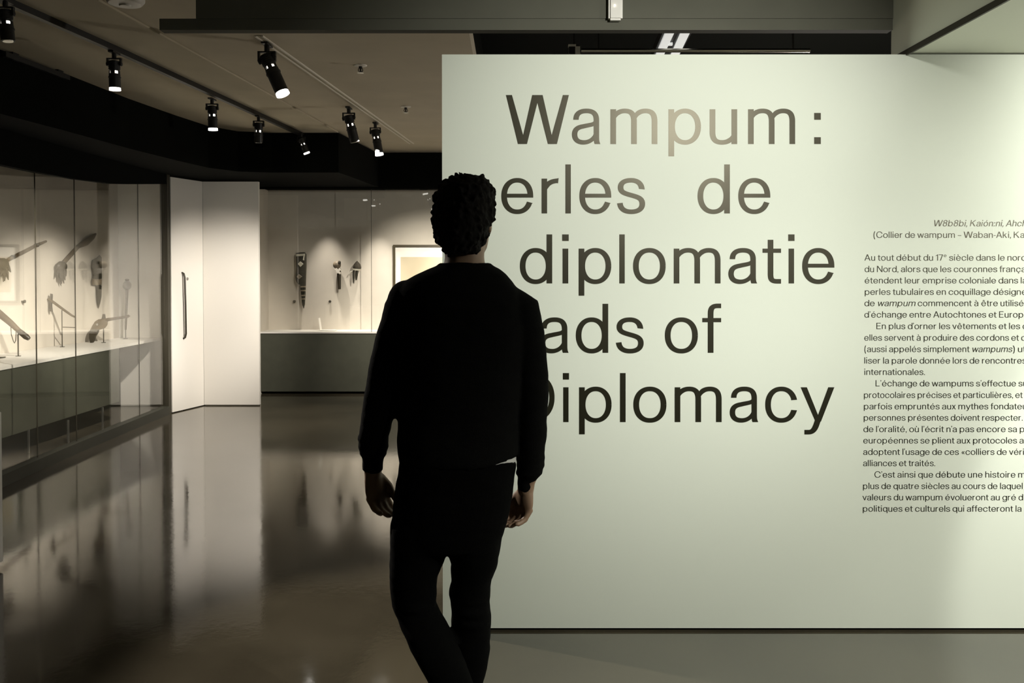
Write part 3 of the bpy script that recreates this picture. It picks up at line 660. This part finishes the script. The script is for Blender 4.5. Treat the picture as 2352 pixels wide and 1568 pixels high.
# ---------------------------------------------------------------- the introduction beside it
A, I = False, True
para = [
 (519.5, 2143, [('W8b8bi, Kaión:ni, ', I, 2309.8), ('Ahch', I, 0)]),
 (546.0, 2005, [('(Collier de wampum – Waban-Aki, ', A, 2327.5), ('Kan', A, 0)]),
 (598.3, 1985.2, [('Au tout début du 17ᵉ siècle dans le ', A, 2313), ('nord', A, 0)]),
 (624.6, 1985.2, [('du Nord, alors que les couronnes ', A, 2295.5), ('françai', A, 0)]),
 (650.6, 1985, [('étendent leur emprise coloniale ', A, 2293), ('dans la', A, 0)]),
 (676.8, 1985, [('perles tubulaires en coquillage ', A, 2281), ('désigné', A, 0)]),
 (702.8, 1984.6, [('de ', A, 2014.5), ('wampum', I, 2103), (' commencent à être ', A, 2297), ('utilisé', A, 0)]),
 (729.0, 1984.5, [('d’échange entre Autochtones et ', A, 2293.7), ('Europé', A, 0)]),
 (755.5, 2011.7, [('En plus d’orner les vêtements et ', A, 2316.7), ('les c', A, 0)]),
 (782.0, 1984.4, [('elles servent à produire des cordons ', A, 2322.4), ('et d', A, 0)]),
 (808.2, 1984.2, [('(aussi appelés simplement ', A, 2231.5), ('wampums', I, 2325), (') ', A, 2337), ('uti', A, 0)]),
 (834.6, 1984, [('liser la parole donnée lors de ', A, 2254.6), ('rencontres', A, 0)]),
 (860.7, 1984, [('internationales.', A, 2125.5)]),
 (887.0, 2010, [('L’échange de wampums s’effectue ', A, 2338.8), ('su', A, 0)]),
 (913.6, 1983.2, [('protocolaires précises et particulières, ', A, 2331.7), ('et ', A, 0)]),
 (939.7, 1983, [('parfois empruntés aux mythes ', A, 2275), ('fondateur', A, 0)]),
 (965.7, 1982.7, [('personnes présentes doivent ', A, 2255), ('respecter. ', A, 0)]),
 (992.0, 1982.5, [('de l’oralité, où l’écrit n’a pas encore ', A, 2315), ('sa p', A, 0)]),
 (1018.0, 1982.2, [('européennes se plient aux protocoles ', A, 2341), ('a', A, 0)]),
 (1044.2, 1982, [('adoptent l’usage de ces «colliers de ', A, 2317.5), ('véri', A, 0)]),
 (1070.2, 1981.8, [('alliances et traités.', A, 2149)]),
 (1096.4, 2007.7, [('C’est ainsi que débute une histoire ', A, 2337.6), ('m', A, 0)]),
 (1122.6, 1981, [('plus de quatre siècles au cours de ', A, 2296), ('laquel', A, 0)]),
 (1148.6, 1980.8, [('valeurs du wampum évolueront au gré ', A, 2338.8), ('d', A, 0)]),
 (1174.6, 1980.6, [('politiques et culturels qui affecteront ', A, 2331.7), ('la ', A, 0)]),
]
def nat(txt):
    w = 0
    for ch in txt:
        if ch == ' ': w += 27
        else: w += ADV[ch][1] - ADV[ch][0] + 2 * SIDE.get(ch, 8)
    return w
tx = thing('introduction_text', at(2166, 850, TY), 'block of small dark text on the sage wall, right of the title', 'lettering')
PS = 0.143
for base, x0, runs in para:
    m = MB(); x = x0; k = 0.14
    for txt, it, x1 in runs:
        if x1: k = (x1 - x) / nat(txt)
        for ch in txt:
            if ch == ' ': x += 27 * k; continue
            w = ADV[ch][1] - ADV[ch][0]; sd = SIDE.get(ch, 8) * k
            put_px(m, ch, x + sd, x + sd + w * k, base, PS, 0.2 if it else 0)
            x += w * k + 2 * sd
    m.build('text_line', M['vinyl'], tx)
# ---------------------------------------------------------------- things in the cases
M['wood'] = mat('worn_brown_wood', (0.085, 0.06, 0.032), 0.5, vary=0.3, vscale=14)
M['darkwood'] = mat('dark_brown_wood', (0.03, 0.022, 0.01), 0.4, vary=0.2, vscale=14)
M['hide'] = mat('dark_hide', (0.028, 0.024, 0.013), 0.7, vary=0.35, vscale=30)
M['bead'] = mat('pale_beadwork', (0.55, 0.52, 0.42), 0.5, vary=0.2, vscale=80)
M['gourd'] = mat('grey_brown_gourd', (0.20, 0.16, 0.11), 0.55, vary=0.45, vscale=22)
M['hair'] = mat('dark_animal_hair', (0.035, 0.027, 0.016), 0.85, vary=0.4, vscale=60)
M['cloth'] = mat('white_cloth_tie', (0.75, 0.70, 0.62), 0.8)
M['iron'] = mat('dull_iron', (0.09, 0.08, 0.065), 0.45, metal=0.6)
M['rod'] = mat('stand_rod', (0.10, 0.09, 0.07), 0.4, metal=0.5)
M['paper'] = mat('mount_paper', (0.80, 0.77, 0.71), 0.85)
M['print'] = mat('aged_sheet', (0.56, 0.48, 0.34), 0.85, vary=0.05, vscale=6)
M['frame'] = mat('dark_frame_wood', (0.05, 0.038, 0.015), 0.4)

def slab(outline, Y, th, m=None):
    """outline in pixels at distance Y, with real thickness, pillowed edge"""
    m = m or MB(); P = [at(x, y, Y) for x, y in outline]; n = len(P)
    c = sum(P, Vector()) / n
    def lay(k, y): return [Vector((c.x + (p.x - c.x) * k, y, c.z + (p.z - c.z) * k)) for p in P]
    return m.loft([lay(.86, Y - th/2), lay(1, Y - th*.25), lay(1, Y + th*.25), lay(.92, Y + th/2)])
FS = 10.84
o = thing('beaded_sheath', at(692, 645, FS), 'long dark tapering sheath with pale beadwork, hung on the back of the far case', 'sheath')
ol = [(681,581),(690,579.5),(700,579),(703.5,584),(703.5,610),(702.5,645),(701.5,675),(700,698),(698,708),(695,700),(693,682),(691,666),(690,654),(685,652),(681,646),(679,637),(680.5,625),(682,614),(680.5,602),(680.5,590)]
slab(ol, FS, .055).build('body', M['hide'], o, smooth=True)
slab([(680,583.5),(700,582.5),(700,587.5),(680,588.5)], FS - .028, .012).build('bead_band', M['bead'], o)
MB().add([], []); q = slab([(690,600),(697,606),(690,613),(684,606)], FS - .028, .012); slab([(697,588),(699.5,588),(698.5,598),(695.5,597)], FS - .028, .012, q); q.build('bead_motif', M['bead'], o)
slab([(687,630),(694,635),(687,641),(680.5,635.5)], FS - .028, .012).build('bead_motif', M['gourd'], o)
for y, l, r in ((657, 690.2, 702), (666, 691, 701.6), (677, 692.5, 701), (685, 693.5, 700.5)):
    slab([(l, y), (r, y - .6), (r, y + 2.6), (l + .3, y + 3)], FS - .006, .058).build('wrap_band', M['gourd'], o)
MB().tube([at(692, 588, FS + .01), at(692, 588, FB)], .006, 8).build('mount_pin', M['rod'], o)

o = thing('rattle', at(778, 632, FS), 'gourd rattle with white cloth tie and straight handle, in the far case', 'rattle', 'rattles in the far case')
MB().ball(at(774, 608, FS), .050, .045, .050).build('head', M['gourd'], o, smooth=True)
MB().ball(at(779.5, 603, FS - .024), .018, .03, .024).build('dark_patch', M['hide'], o, smooth=True)
q = slab([(769,618),(773,615),(777,619),(782,615),(784,619),(780,623),(784,627),(781,630),(777,627),(773,629),(772,624)], FS - .02, .04); q.build('cloth_tie', M['cloth'], o, smooth=True)
MB().tube([at(778.5, 622, FS), at(779, 645, FS), at(780, 664, FS)], [.026, .023, .017], 12).build('handle', M['darkwood'], o, smooth=True)
MB().tube([at(778, 618, FS + .01), at(778, 618, FB)], .005, 8).build('mount_pin', M['rod'], o)
o = thing('rattle', at(818, 622, FS), 'domed hair-topped rattle with two dangling strips, right one of the pair in the far case', 'rattle', 'rattles in the far case')
dm = MB().lathe(at(820, 617, FS), (0.02, 0, 1), [(0, .050), (.02, .052), (.05, .042), (.075, .024), (.095, .004)], 18); dm.build('head', M['hair'], o, smooth=True)
MB().lathe(at(819, 619, FS), (0.05, 0, 1), [(-.012, .044), (-.004, .049), (.008, .049), (.014, .044)], 18).build('band', M['bead'], o, smooth=True)
MB().tube([at(812.5, 620, FS), at(812, 635, FS - .01), at(811.5, 649, FS)], [.013, .013, .006], 8).build('strip', M['hide'], o, smooth=True)
MB().tube([at(820, 620, FS), at(819, 632, FS - .01), at(818, 643, FS)], [.018, .016, .008], 8).build('strip', M['hide'], o, smooth=True)
MB().tube([at(813, 622, FS), at(806, 624, FS), at(802.5, 630, FS)], [.008, .009, .005], 8).build('side_strip', M['bead'], o, smooth=True)
MB().tube([at(820, 612, FS + .01), at(820, 612, FB)], .005, 8).build('mount_pin', M['rod'], o)
for px, lb in ((677, 'tiny dark peg on the far case wall, below the beaded sheath'), (759, 'tiny dark peg on the far case wall, left of the rattle handle')):
    p = at(px, 692, FB)
    tag(MB().lathe(p, (0, -1, 0), [(0, .009), (.02, .009), (.022, .016), (.034, .016), (.036, .0)], 12).build('wall_peg', M['rod'], None, smooth=True), lb, 'peg', 'pegs on the far case wall')
o = thing('label_card', (at(750, 757, FB - .16).x, FB - .16, DZ), 'small bent white card lying on the far case deck below the rattles', 'card')
a, b, c = at(733, 730, FB - .17), at(737, 755, FB - .17), at(772, 755, FB - .17); z = DZ + .004
MB().loft([[Vector((b.x, FB - .22, z)), Vector((b.x, FB - .12, z)), Vector((b.x, FB - .12, z + .004)), Vector((b.x, FB - .22, z + .004))], [Vector((c.x, FB - .26, z)), Vector((c.x, FB - .10, z)), Vector((c.x, FB - .10, z + .004)), Vector((c.x, FB - .26, z + .004))]]).build('flap', M['paper'], o)
MB().loft([[Vector((b.x - .003, FB - .22, z)), Vector((b.x - .003, FB - .12, z)), Vector((b.x + .003, FB - .12, z)), Vector((b.x + .003, FB - .22, z))], [Vector((a.x - .003, FB - .22, a.z)), Vector((a.x - .003, FB - .12, a.z)), Vector((a.x + .002, FB - .12, a.z)), Vector((a.x + .002, FB - .22, a.z))]]).build('upright_flap', M['paper'], o)
MB().box(b.x, c.x - .05, FB - .2, FB - .14, DZ, z).build('foot', M['rod'], o)
# framed sheet
f0, f1 = at(903, 562, FB - .03), at(1092, 694, FB - .03)
o = thing('framed_sheet', ((f0.x + f1.x)/2, FB - .02, (f0.z + f1.z)/2), 'dark-framed pale sheet in a wide white mount, on the far case wall beside the visitor', 'picture')
y0, y1, bw = FB - .045, FB - .002, .026
q = MB()
q.box(f0.x, f1.x, y0, y1, f0.z - bw, f0.z).box(f0.x, f1.x, y0, y1, f1.z, f1.z + bw).box(f0.x, f0.x + bw, y0, y1, f1.z + bw, f0.z - bw).box(f1.x - bw, f1.x, y0, y1, f1.z + bw, f0.z - bw)
q.build('frame', M['frame'], o)
MB().box(f0.x + bw, f1.x - bw, FB - .022, FB - .004, f1.z + bw, f0.z - bw).build('mount', M['paper'], o)
g0, g1 = at(920, 590, FB - .03), at(1075, 670, FB - .03)
MB().box(g0.x, g1.x, FB - .0245, FB - .022, g1.z, g0.z).build('sheet', M['print'], o)

# left case: things on rods
def rod(parent, top, foot_px, Y, r=.0055):
    f = at(*foot_px, Y); f.z = DZ
    t = at(*top, Y)
    MB().tube([f, Vector((f.x, f.y, t.z))] , r, 8).lathe(f, (0, 0, 1), [(0, .022), (.004, .022), (.005, 0)], 16).build('stand_rod', M['rod'], parent, smooth=True)
Y1 = 7.61
o = thing('wooden_club', at(42, 818, Y1), 'long tapering brown wooden club with a dark butt, on a rod at the left edge', 'club')
MB().tube([at(-70, 664, Y1), at(-30, 697, Y1), at(0, 721, Y1), at(25, 742, Y1), at(44, 760, Y1)], [.030, .031, .030, .026, .021], 14).build('shaft', M['wood'], o, smooth=True)
MB().tube([at(41, 757, Y1), at(45, 761, Y1), at(60, 773, Y1), at(67, 778, Y1)], [.019, .023, .026, .017], 14).build('butt', M['darkwood'], o, smooth=True)
MB().tube([at(24.5, 744, Y1), at(26, 768, Y1), at(31, 784, Y1), at(33, 788, Y1), at(36, 782, Y1), at(37, 766, Y1), at(36, 752, Y1)], .0035, 6).build('wrist_cord', M['rod'], o, smooth=True)
rod(o, (41, 766), (42, 818), Y1)
Y2 = 8.5
o = thing('tomahawk', at(143, 797, Y2), 'slender tomahawk with a narrow upright blade, slanting down on a rod in the left case', 'tomahawk')
MB().tube([at(111, 685, Y2), at(120, 692, Y2), at(146, 711, Y2), at(166, 725, Y2), at(173, 728, Y2)], [.014, .013, .012, .010, .008], 12).build('handle', M['wood'], o, smooth=True)
slab([(116,674),(120.5,675),(120,690),(119,702),(120.5,716),(115,715),(115,702),(115.5,688)], Y2, .02).build('blade', M['iron'], o, smooth=True)
rod(o, (143, 712), (143, 797), Y2)
MB().tube([at(143, 751, Y2), at(172, 752, Y2)], .005, 8).build('stand_arm', M['rod'], o, smooth=True)
Y3 = 9.0
o = thing('flintlock_pistol', at(238, 787, Y3), 'old dark-gripped pistol with a long thin barrel, on a rod near the white end panel', 'pistol')
slab([(221,757),(228,756),(226,763),(220,772),(217,783),(213,788),(208,787),(205,777),(205,766),(208,757)], Y3, .035).build('grip', M['darkwood'], o, smooth=True)
slab([(208,757),(213,747),(219,738),(227,733),(243,731),(247,738),(246,746),(241,753),(230,757)], Y3, .036).build('lock_body', M['wood'], o, smooth=True)
slab([(233,733),(235,727),(236,721),(241,721),(242,727),(243,733)], Y3, .018).build('hammer', M['iron'], o, smooth=True)
MB().ball(at(223, 745, Y3 - .02), .012, .006, .012).build('lock_screw', M['steel'], o, smooth=True)
MB().tube([at(241, 735, Y3), at(262, 731.5, Y3), at(294, 727, Y3), at(297, 724, Y3)], [.018, .015, .012, .014], 12).build('barrel', M['wood'], o, smooth=True)
rod(o, (238, 750), (238, 787), Y3)
Y4 = 9.5
o = thing('ball_headed_club', at(286, 776, Y4), 'upright ball-headed wooden club with a pale shine, close to the end of the left case', 'club')
MB().ball(at(292, 655, Y4), .046, .046, .05).ball(at(292, 642.5, Y4), .022, .022, .014).build('ball_head', M['wood'], o, smooth=True)
MB().tube([at(292, 664, Y4), at(290.5, 700, Y4), at(289, 735, Y4), at(288.5, 757, Y4)], [.016, .013, .012, .010], 12).build('shaft', M['wood'], o, smooth=True)
rod(o, (289, 757), (288.5, 776), Y4)
Y5 = 7.45
p = at(2, 827, Y5); p.z = DZ
o = thing('label_plate', p, 'small dark label plate lying on the deck at the extreme left', 'label plate')
MB().obox(p + Vector((-.02, 0, .006)), (.045, 0, 0), (0, .03, 0), (0, 0, .004)).build('plate', M['rod'], o, bevel=.001)
MB().box(p.x - .05, p.x + .01, p.y - .02, p.y + .02, DZ, DZ + .003).build('foot', M['rod'], o)
# left case: things on the back wall
def on_back(px, py, off=.03):
    t = (px - CX) / FPX
    for (xa, ya), (xb, yb) in zip(BW, BW[1:]):
        xa += off; xb += off
        k = (t * ya - xa) / ((xb - xa) - t * (yb - ya))
        if -1e-6 <= k <= 1.000001 or (yb == BW[-1][1] and k > 1): break
    Y = ya + (yb - ya) * k
    return Vector((xa + (xb - xa) * k, Y, at(px, py, Y).z))
def bslab(outline, o0, o1, m=None):
    m = m or MB(); return m.loft([[on_back(x, y, o0) for x, y in outline], [on_back(x, y, (o0 + o1) / 2) for x, y in outline], [on_back(x, y, o1) for x, y in outline]])
o = thing('knife_sheath', on_back(224, 650), 'dark tapering knife sheath hung on the back wall of the left case, near its end', 'sheath')
bslab([(212,597),(222,592),(229,585),(234,591),(234,612),(234,640),(220,641),(212,640),(214,628),(211,614)], .004, .028).build('upper_body', M['hide'], o)
bslab([(211,641),(234,641),(233.5,654),(222,655),(211.5,653)], .003, .034).build('bead_band', M['gourd'], o)
bslab([(221,656),(233.5,655),(233,680),(230,695),(226.5,707),(223.5,697),(222,680)], .004, .026).build('tip', M['hide'], o)
def lance(pts, rs, cl, label, nt, seed):
    o = thing('feathered_lance', on_back(*cl), label, 'lance', 'lances on the back of the left case')
    MB().tube([on_back(x, y, .035) for x, y in pts], rs, 10).build('shaft', M['wood'], o, smooth=True)
    rg = random.Random(seed)
    c = on_back(*cl, .05)
    MB().ball(c, .036, .085, .055).build('binding', M['darkwood'], o, smooth=True)
    for i in range(nt):
        e = Vector((rg.uniform(.0, .02), rg.uniform(-.07, .07), rg.uniform(-.17, -.07)))
        s_ = c + Vector((rg.uniform(-.01, .01), rg.uniform(-.05, .05), rg.uniform(-.02, .03)))
        MB().tube([s_, s_ + e * .5 + Vector((0, 0, -.012)), s_ + e], [.014, .017, .004], 8).build('feather', M['hair'], o, smooth=True)
    for k in (.3, .75):
        i = int(k * (len(pts) - 1)); q = on_back(*pts[i], .035)
        MB().ball(q, .02, .035, .02).build('wrapping', M['darkwood'], o, smooth=True)
    MB().tube([on_back(*pts[1], .035), on_back(*pts[1], 0.0)], .005, 8).build('mount_pin', M['rod'], o)
lance([(107, 554), (85, 563), (58, 577), (31, 590), (8, 603), (-20, 616)], [.010, .016, .017, .018, .016, .014], (6, 606), 'feathered lance slanting on the left case wall, at the left edge of the photo', 9, 3)
lance([(221, 537), (212, 545), (198, 556), (180, 566), (160, 588), (146, 604)], [.010, .028, .036, .020, .022, .022], (142, 612), 'feathered lance on the left case wall, its dark tufted head above the tomahawk', 10, 8)
p = on_back(49, 692, 0)
tag(MB().lathe(p, (1, 0, 0), [(0, .008), (.02, .008), (.022, .015), (.034, .015), (.036, 0)], 12).build('wall_peg', M['rod'], None, smooth=True), 'tiny dark peg on the back wall of the left case', 'peg')
# ---------------------------------------------------------------- light tracks and their lamps
M['lens'] = glow('lit_lamp_lens', (1.0, 0.96, 0.88), 1.3)
M['leak'] = glow('lit_lamp_gap', (1.0, 0.93, 0.82), 1.2)
M['trackwhite'] = mat('pale_track', (0.85, 0.80, 0.70), 0.5)
TZ = 2.858
LT = [Vector((-2.60, 3.95)), Vector((-2.43, 5.46)), Vector((-2.11, 8.9))]
tl = thing('light_track', (-2.4, 6.4, TZ), 'black ceiling light track on the left, running above the left case', 'light track')
m = MB()
for a, b in zip(LT, LT[1:]):
    d = (b - a).normalized(); n = Vector((-d.y, d.x))
    m.obox(((a.x+b.x)/2, (a.y+b.y)/2, TZ - .0175), (d.x*(b-a).length/2, d.y*(b-a).length/2, 0), (n.x*.018, n.y*.018, 0), (0, 0, .0175))
m.build('rail', M['blackmetal'], tl)
RT = [Vector((-1.49, 5.25)), Vector((-1.10, 9.75))]
tr = thing('light_track', (-1.3, 7.4, 2.87), 'pale twin-lined ceiling light track on the right, nearer the sage wall', 'light track')
d = (RT[1] - RT[0]).normalized(); n = Vector((-d.y, d.x))
for s in (-1, 1):
    c = (RT[0] + RT[1]) / 2 + n * .02 * s
    MB().obox((c.x, c.y, 2.866), (d.x*2.26, d.y*2.26, 0), (n.x*.006, n.y*.006, 0), (0, 0, .004)).build('rail', M['trackwhite'], tr)
MB().obox(((RT[0]+RT[1]).x/2, (RT[0]+RT[1]).y/2, 2.868), (d.x*2.26, d.y*2.26, 0), (n.x*.014, n.y*.014, 0), (0, 0, .0018)).build('slot', M['ceil2'], tr)

r0, r1 = at_h(8, 108, 2.87), at_h(156, 165, 2.87)
sr = thing('light_track', (r0 + r1) / 2, 'short empty black rail on the ceiling, left of the left track by the bulkhead', 'light track')
dd = (r1 - r0).normalized(); nn = Vector((-dd.y, dd.x, 0))
MB().obox((r0 + r1) / 2 + Vector((0, 0, -.042)), (r1 - r0) / 2, nn * .016, (0, 0, .0165)).build('rail', M['blackmetal'], sr)
for k_ in (.15, .85): MB().obox(r0 + (r1 - r0) * k_ + Vector((0, 0, -.03)), dd * .03, nn * .012, (0, 0, .03)).build('clip', M['blackmetal'], sr)
def lamp(px, py, Y, aim, label, k=1.0, lit=True, ztop=TZ - .035, bl=1.0):
    """spotlight: adapter and stem on the track, yoke, housing, lit gap, barrel, lens"""
    top = at(px, py, Y); top.z = ztop
    t = thing('track_spotlight', top, label, 'spotlight', 'ceiling track spotlights')
    MB().box(top.x - .016*k, top.x + .016*k, top.y - .05*k, top.y + .05*k, top.z - .010, top.z).lathe(top, (0, 0, -1), [(0.008, .013*k), (.040*k, .013*k)], 12).build('adapter', M['blackmetal'], t)
    d = Vector(aim).normalized()
    piv = top + Vector((0, 0, -.072 * k))
    y = MB().box(top.x - .040*k, top.x + .040*k, top.y - .010*k, top.y + .010*k, top.z - .044*k, top.z - .037*k)
    for s in (-1, 1): y.box(top.x + s*.040*k - .0045*k, top.x + s*.040*k + .0045*k, top.y - .010*k, top.y + .010*k, piv.z - .012*k, top.z - .037*k)
    y.build('yoke', M['blackmetal'], t)
    a0 = piv - d * (.020 * k)
    hs = MB().lathe(a0, d, [(0, .022*k), (.004*k, .032*k), (.056*k, .032*k), (.057*k, .026*k), (.062*k, .026*k)], 20)
    for q in range(5): hs.lathe(a0 + d * (.006 + q * .010) * k, d, [(0, .031*k), (.001*k, .035*k), (.005*k, .035*k), (.006*k, .031*k)], 20)
    hb = hs.build('housing', M['blackmetal'], t, smooth=True)
    sd = d.cross(Vector((0, 1, 0))); sd = sd.normalized() if sd.length > .1 else Vector((1, 0, 0))
    for s in (-1, 1): MB().lathe(piv + sd * s * .033*k, sd * s, [(0, .013*k), (.013*k, .013*k), (.014*k, .009*k)], 12).build('knob', M['blackmetal'], hb, smooth=True)
    g0 = a0 + d * (.062 * k)
    MB().lathe(g0, d, [(0, .019*k), (.016*k, .019*k)], 16).build('lit_gap', M['leak'], t, smooth=True)
    f = d.orthogonal().normalized(); cage = MB()
    for q in range(4):
        r_ = Matrix.Rotation(R(90*q + 40), 3, d) @ f
        cage.obox(g0 + d*.008*k + r_*.027*k, d*.009*k, r_.cross(d)*.011*k, r_*.003*k)
    cage.build('cage', M['blackmetal'], t)
    b0 = g0 + d * (.016 * k)
    MB().lathe(b0, d, [(0, .024*k), (.002*k, .033*k), (.020*k, .034*k), (.021*k, .037*k), (.027*k, .037*k), (.028*k, .034*k), (.086*k*bl, .034*k), (.086*k*bl, .031*k), (.086*k*bl - .006*k, .029*k)], 24).build('barrel', M['blackmetal'], t, smooth=True)
    e0 = b0 + d * (.086 * bl - .004) * k
    MB().lathe(e0, d, [(0, .029*k), (.005*k, .033*k), (.020*k, .034*k), (.021*k, .030*k), (.015*k, .022*k), (.015*k, .0)] if lit else [(0, .029*k), (.006*k, .026*k), (.006*k, 0)], 24).build('lens', M['lens'] if lit else M['steel'], t, smooth=True)
    return t
lamp(12, -10, 4.40, (.10, -.03, -1), 'black track spotlight at the top left corner, hanging on the left track', .95, lit=False)
lamp(262, 104, 5.46, (0.0, .05, -1), 'black track spotlight hanging straight down, second along the left track')
lamp(487, 207, 6.95, (.02, .05, -1), 'black track spotlight hanging straight down, third along the left track', 1.06)
lamp(594, 256, 7.75, (-.05, .1, -1), 'black track spotlight half lost against the black bulkhead, fourth along the left track', 1.06, lit=False)
lamp(692, 296, 8.72, (.30, .12, -.8), 'farthest spotlight of the left track, only its bright lens shows against black', .9)
lamp(613, 96, 5.42, (.46, -.10, -1), 'large tilted black spotlight with bright lens, nearest on the right track', 1.22, ztop=2.862, bl=1.5)
lamp(801, 230, 7.55, (.22, .15, -1), 'tilted unlit-looking spotlight, middle one of three on the right track', 1.2, lit=False, ztop=2.862, bl=1.35)
lamp(862, 274, 8.35, (.18, -.05, -1), 'tilted black spotlight with small bright lens, farthest on the right track', 1.15, ztop=2.862, bl=1.4)

# ---------------------------------------------------------------- ceiling fittings
M['plastic'] = mat('white_plastic', (0.75, 0.72, 0.66), 0.4)
s0 = at_h(287, -4, 2.87)
sd = thing('smoke_detector', s0, 'white round smoke detector at the top edge, on the ceiling right of the left track', 'smoke detector')
MB().lathe(s0, (0, 0, -1), [(0, .095), (.012, .095), (.03, .08), (.034, .05), (.034, 0)], 32).build('cover', M['plastic'], sd, smooth=True)
MB().lathe(s0 + Vector((0, 0, -.034)), (0, 0, -1), [(0, .03), (.008, .026), (.009, 0)], 20).build('sensor_cap', M['plastic'], sd, smooth=True)
for px, py, lb in ((828, 150, 'small pendent sprinkler head on the ceiling, the nearer of the two'), (932, 245, 'small pendent sprinkler head on the ceiling, the farther of the two')):
    q = at_h(px, py, 2.87)
    sp = thing('sprinkler_head', q, lb, 'sprinkler', 'ceiling sprinkler heads')
    MB().lathe(q, (0, 0, -1), [(0, .045), (.004, .043), (.008, .018), (.009, 0)], 24).build('rose', M['trackwhite'], sp, smooth=True)
    b = MB().lathe(q, (0, 0, -1), [(.008, .012), (.022, .012), (.024, .006), (.05, .005)], 12)
    for s in (-1, 1): b.tube([q + Vector((s*.011, 0, -.02)), q + Vector((s*.016, 0, -.034)), q + Vector((s*.004, 0, -.05))], .003, 6)
    b.build('frame', M['blackmetal'], sp, smooth=True)
    MB().lathe(q + Vector((0, 0, -.05)), (0, 0, -1), [(0, .02), (.002, .022), (.003, 0)], 16).build('deflector', M['steel'], sp, smooth=True)
# sensor on the beam
q0, q1 = at(1396, 0, 3.78), at(1428, 51, 3.78)
es = thing('beam_sensor', ((q0.x+q1.x)/2, 3.78, q1.z), 'white rounded sensor unit with a tiny light, fixed to the beam above the title', 'sensor')
MB().box(q0.x, q1.x, 3.742, 3.7795, q1.z, q0.z + .04).build('housing', M['plastic'], es, bevel=.008)
MB().ball(at(1412, 12, 3.738), .0035).build('status_light', glow('status_light', (1, .95, .85), .8), es, smooth=True)
# fittings in the dark void behind the wall
a0, a1 = at_h(1541, 68, 2.93), at_h(1514, 128, 2.93)
b0_, b1_ = at_h(1577, 68, 2.93), at_h(1549, 128, 2.93)
fx = thing('strip_light', (a0 + b1_) / 2, 'pair of pale lit strips in the dark gap above the sage wall', 'strip light')
M['tube'] = glow('lit_tube', (0.92, 0.93, 0.9), 0.14)
for u, v in ((a0, a1), (b0_, b1_)):
    dd = (u - v); v2 = v - dd * .6; u2 = u + dd * .6; dn_ = dd.normalized(); sn = Vector((dn_.y, -dn_.x, 0))
    MB().obox((u2 + v2) / 2, dd * 1.1, sn * .026, Vector((0, 0, .008))).build('tube', M['tube'], fx)
cmid = (a0 + a1) / 2
MB().obox(cmid + (b0_ - a0) * .38 + Vector((0, 0, -.004)), (b0_ - a0) * .14, Vector((0, .012, 0)), Vector((0, 0, .008))).build('cross_piece', M['tube'], fx)
MB().obox((a0 + b1_) / 2 + Vector((0, 0, .04)), (a0 - a1) * 1.1, Vector((.09, 0, 0)), Vector((0, 0, .03))).build('housing', M['blackmetal'], fx)
MB().box(at(1546, 60, 5.4).x - .02, at(1546, 60, 5.4).x + .02, 5.38, 5.42, 2.99, 3.35).build('hanger', M['blackmetal'], fx)
r0, r1 = at(1335, 116, 5.25), at(1860, 116, 5.25)
rl = thing('pipe', (r0 + r1) / 2, 'shiny metal pipe lying across the dark gap just above the sage wall', 'pipe')
MB().tube([r0, r1], .012, 12).build('run', mat('bright_pipe', (.6, .58, .5), .25, metal=1.0), rl, smooth=True)
for x in (r0.x + .1, r1.x - .1): MB().box(x - .005, x + .005, 5.245, 5.255, r0.z, 3.35).build('hanger', M['blackmetal'], rl)
j0 = at(1318, 116, 5.2)
jb = thing('junction_box', j0, 'small white and black junction box at the left end of the pipe', 'junction box')
MB().box(j0.x - .03, j0.x + .03, 5.17, 5.23, j0.z - .03, j0.z + .025).build('box', M['blackmetal'], jb)
MB().box(j0.x + .006, j0.x + .034, 5.165, 5.2, j0.z - .035, j0.z + .016).build('cover', M['plastic'], jb)
MB().box(j0.x - .034, j0.x + .01, 5.165, 5.2, j0.z + .016, j0.z + .028).build('lid', M['plastic'], jb)
MB().box(j0.x - .004, j0.x + .004, 5.196, 5.204, j0.z + .02, 3.35).build('conduit', M['blackmetal'], jb)
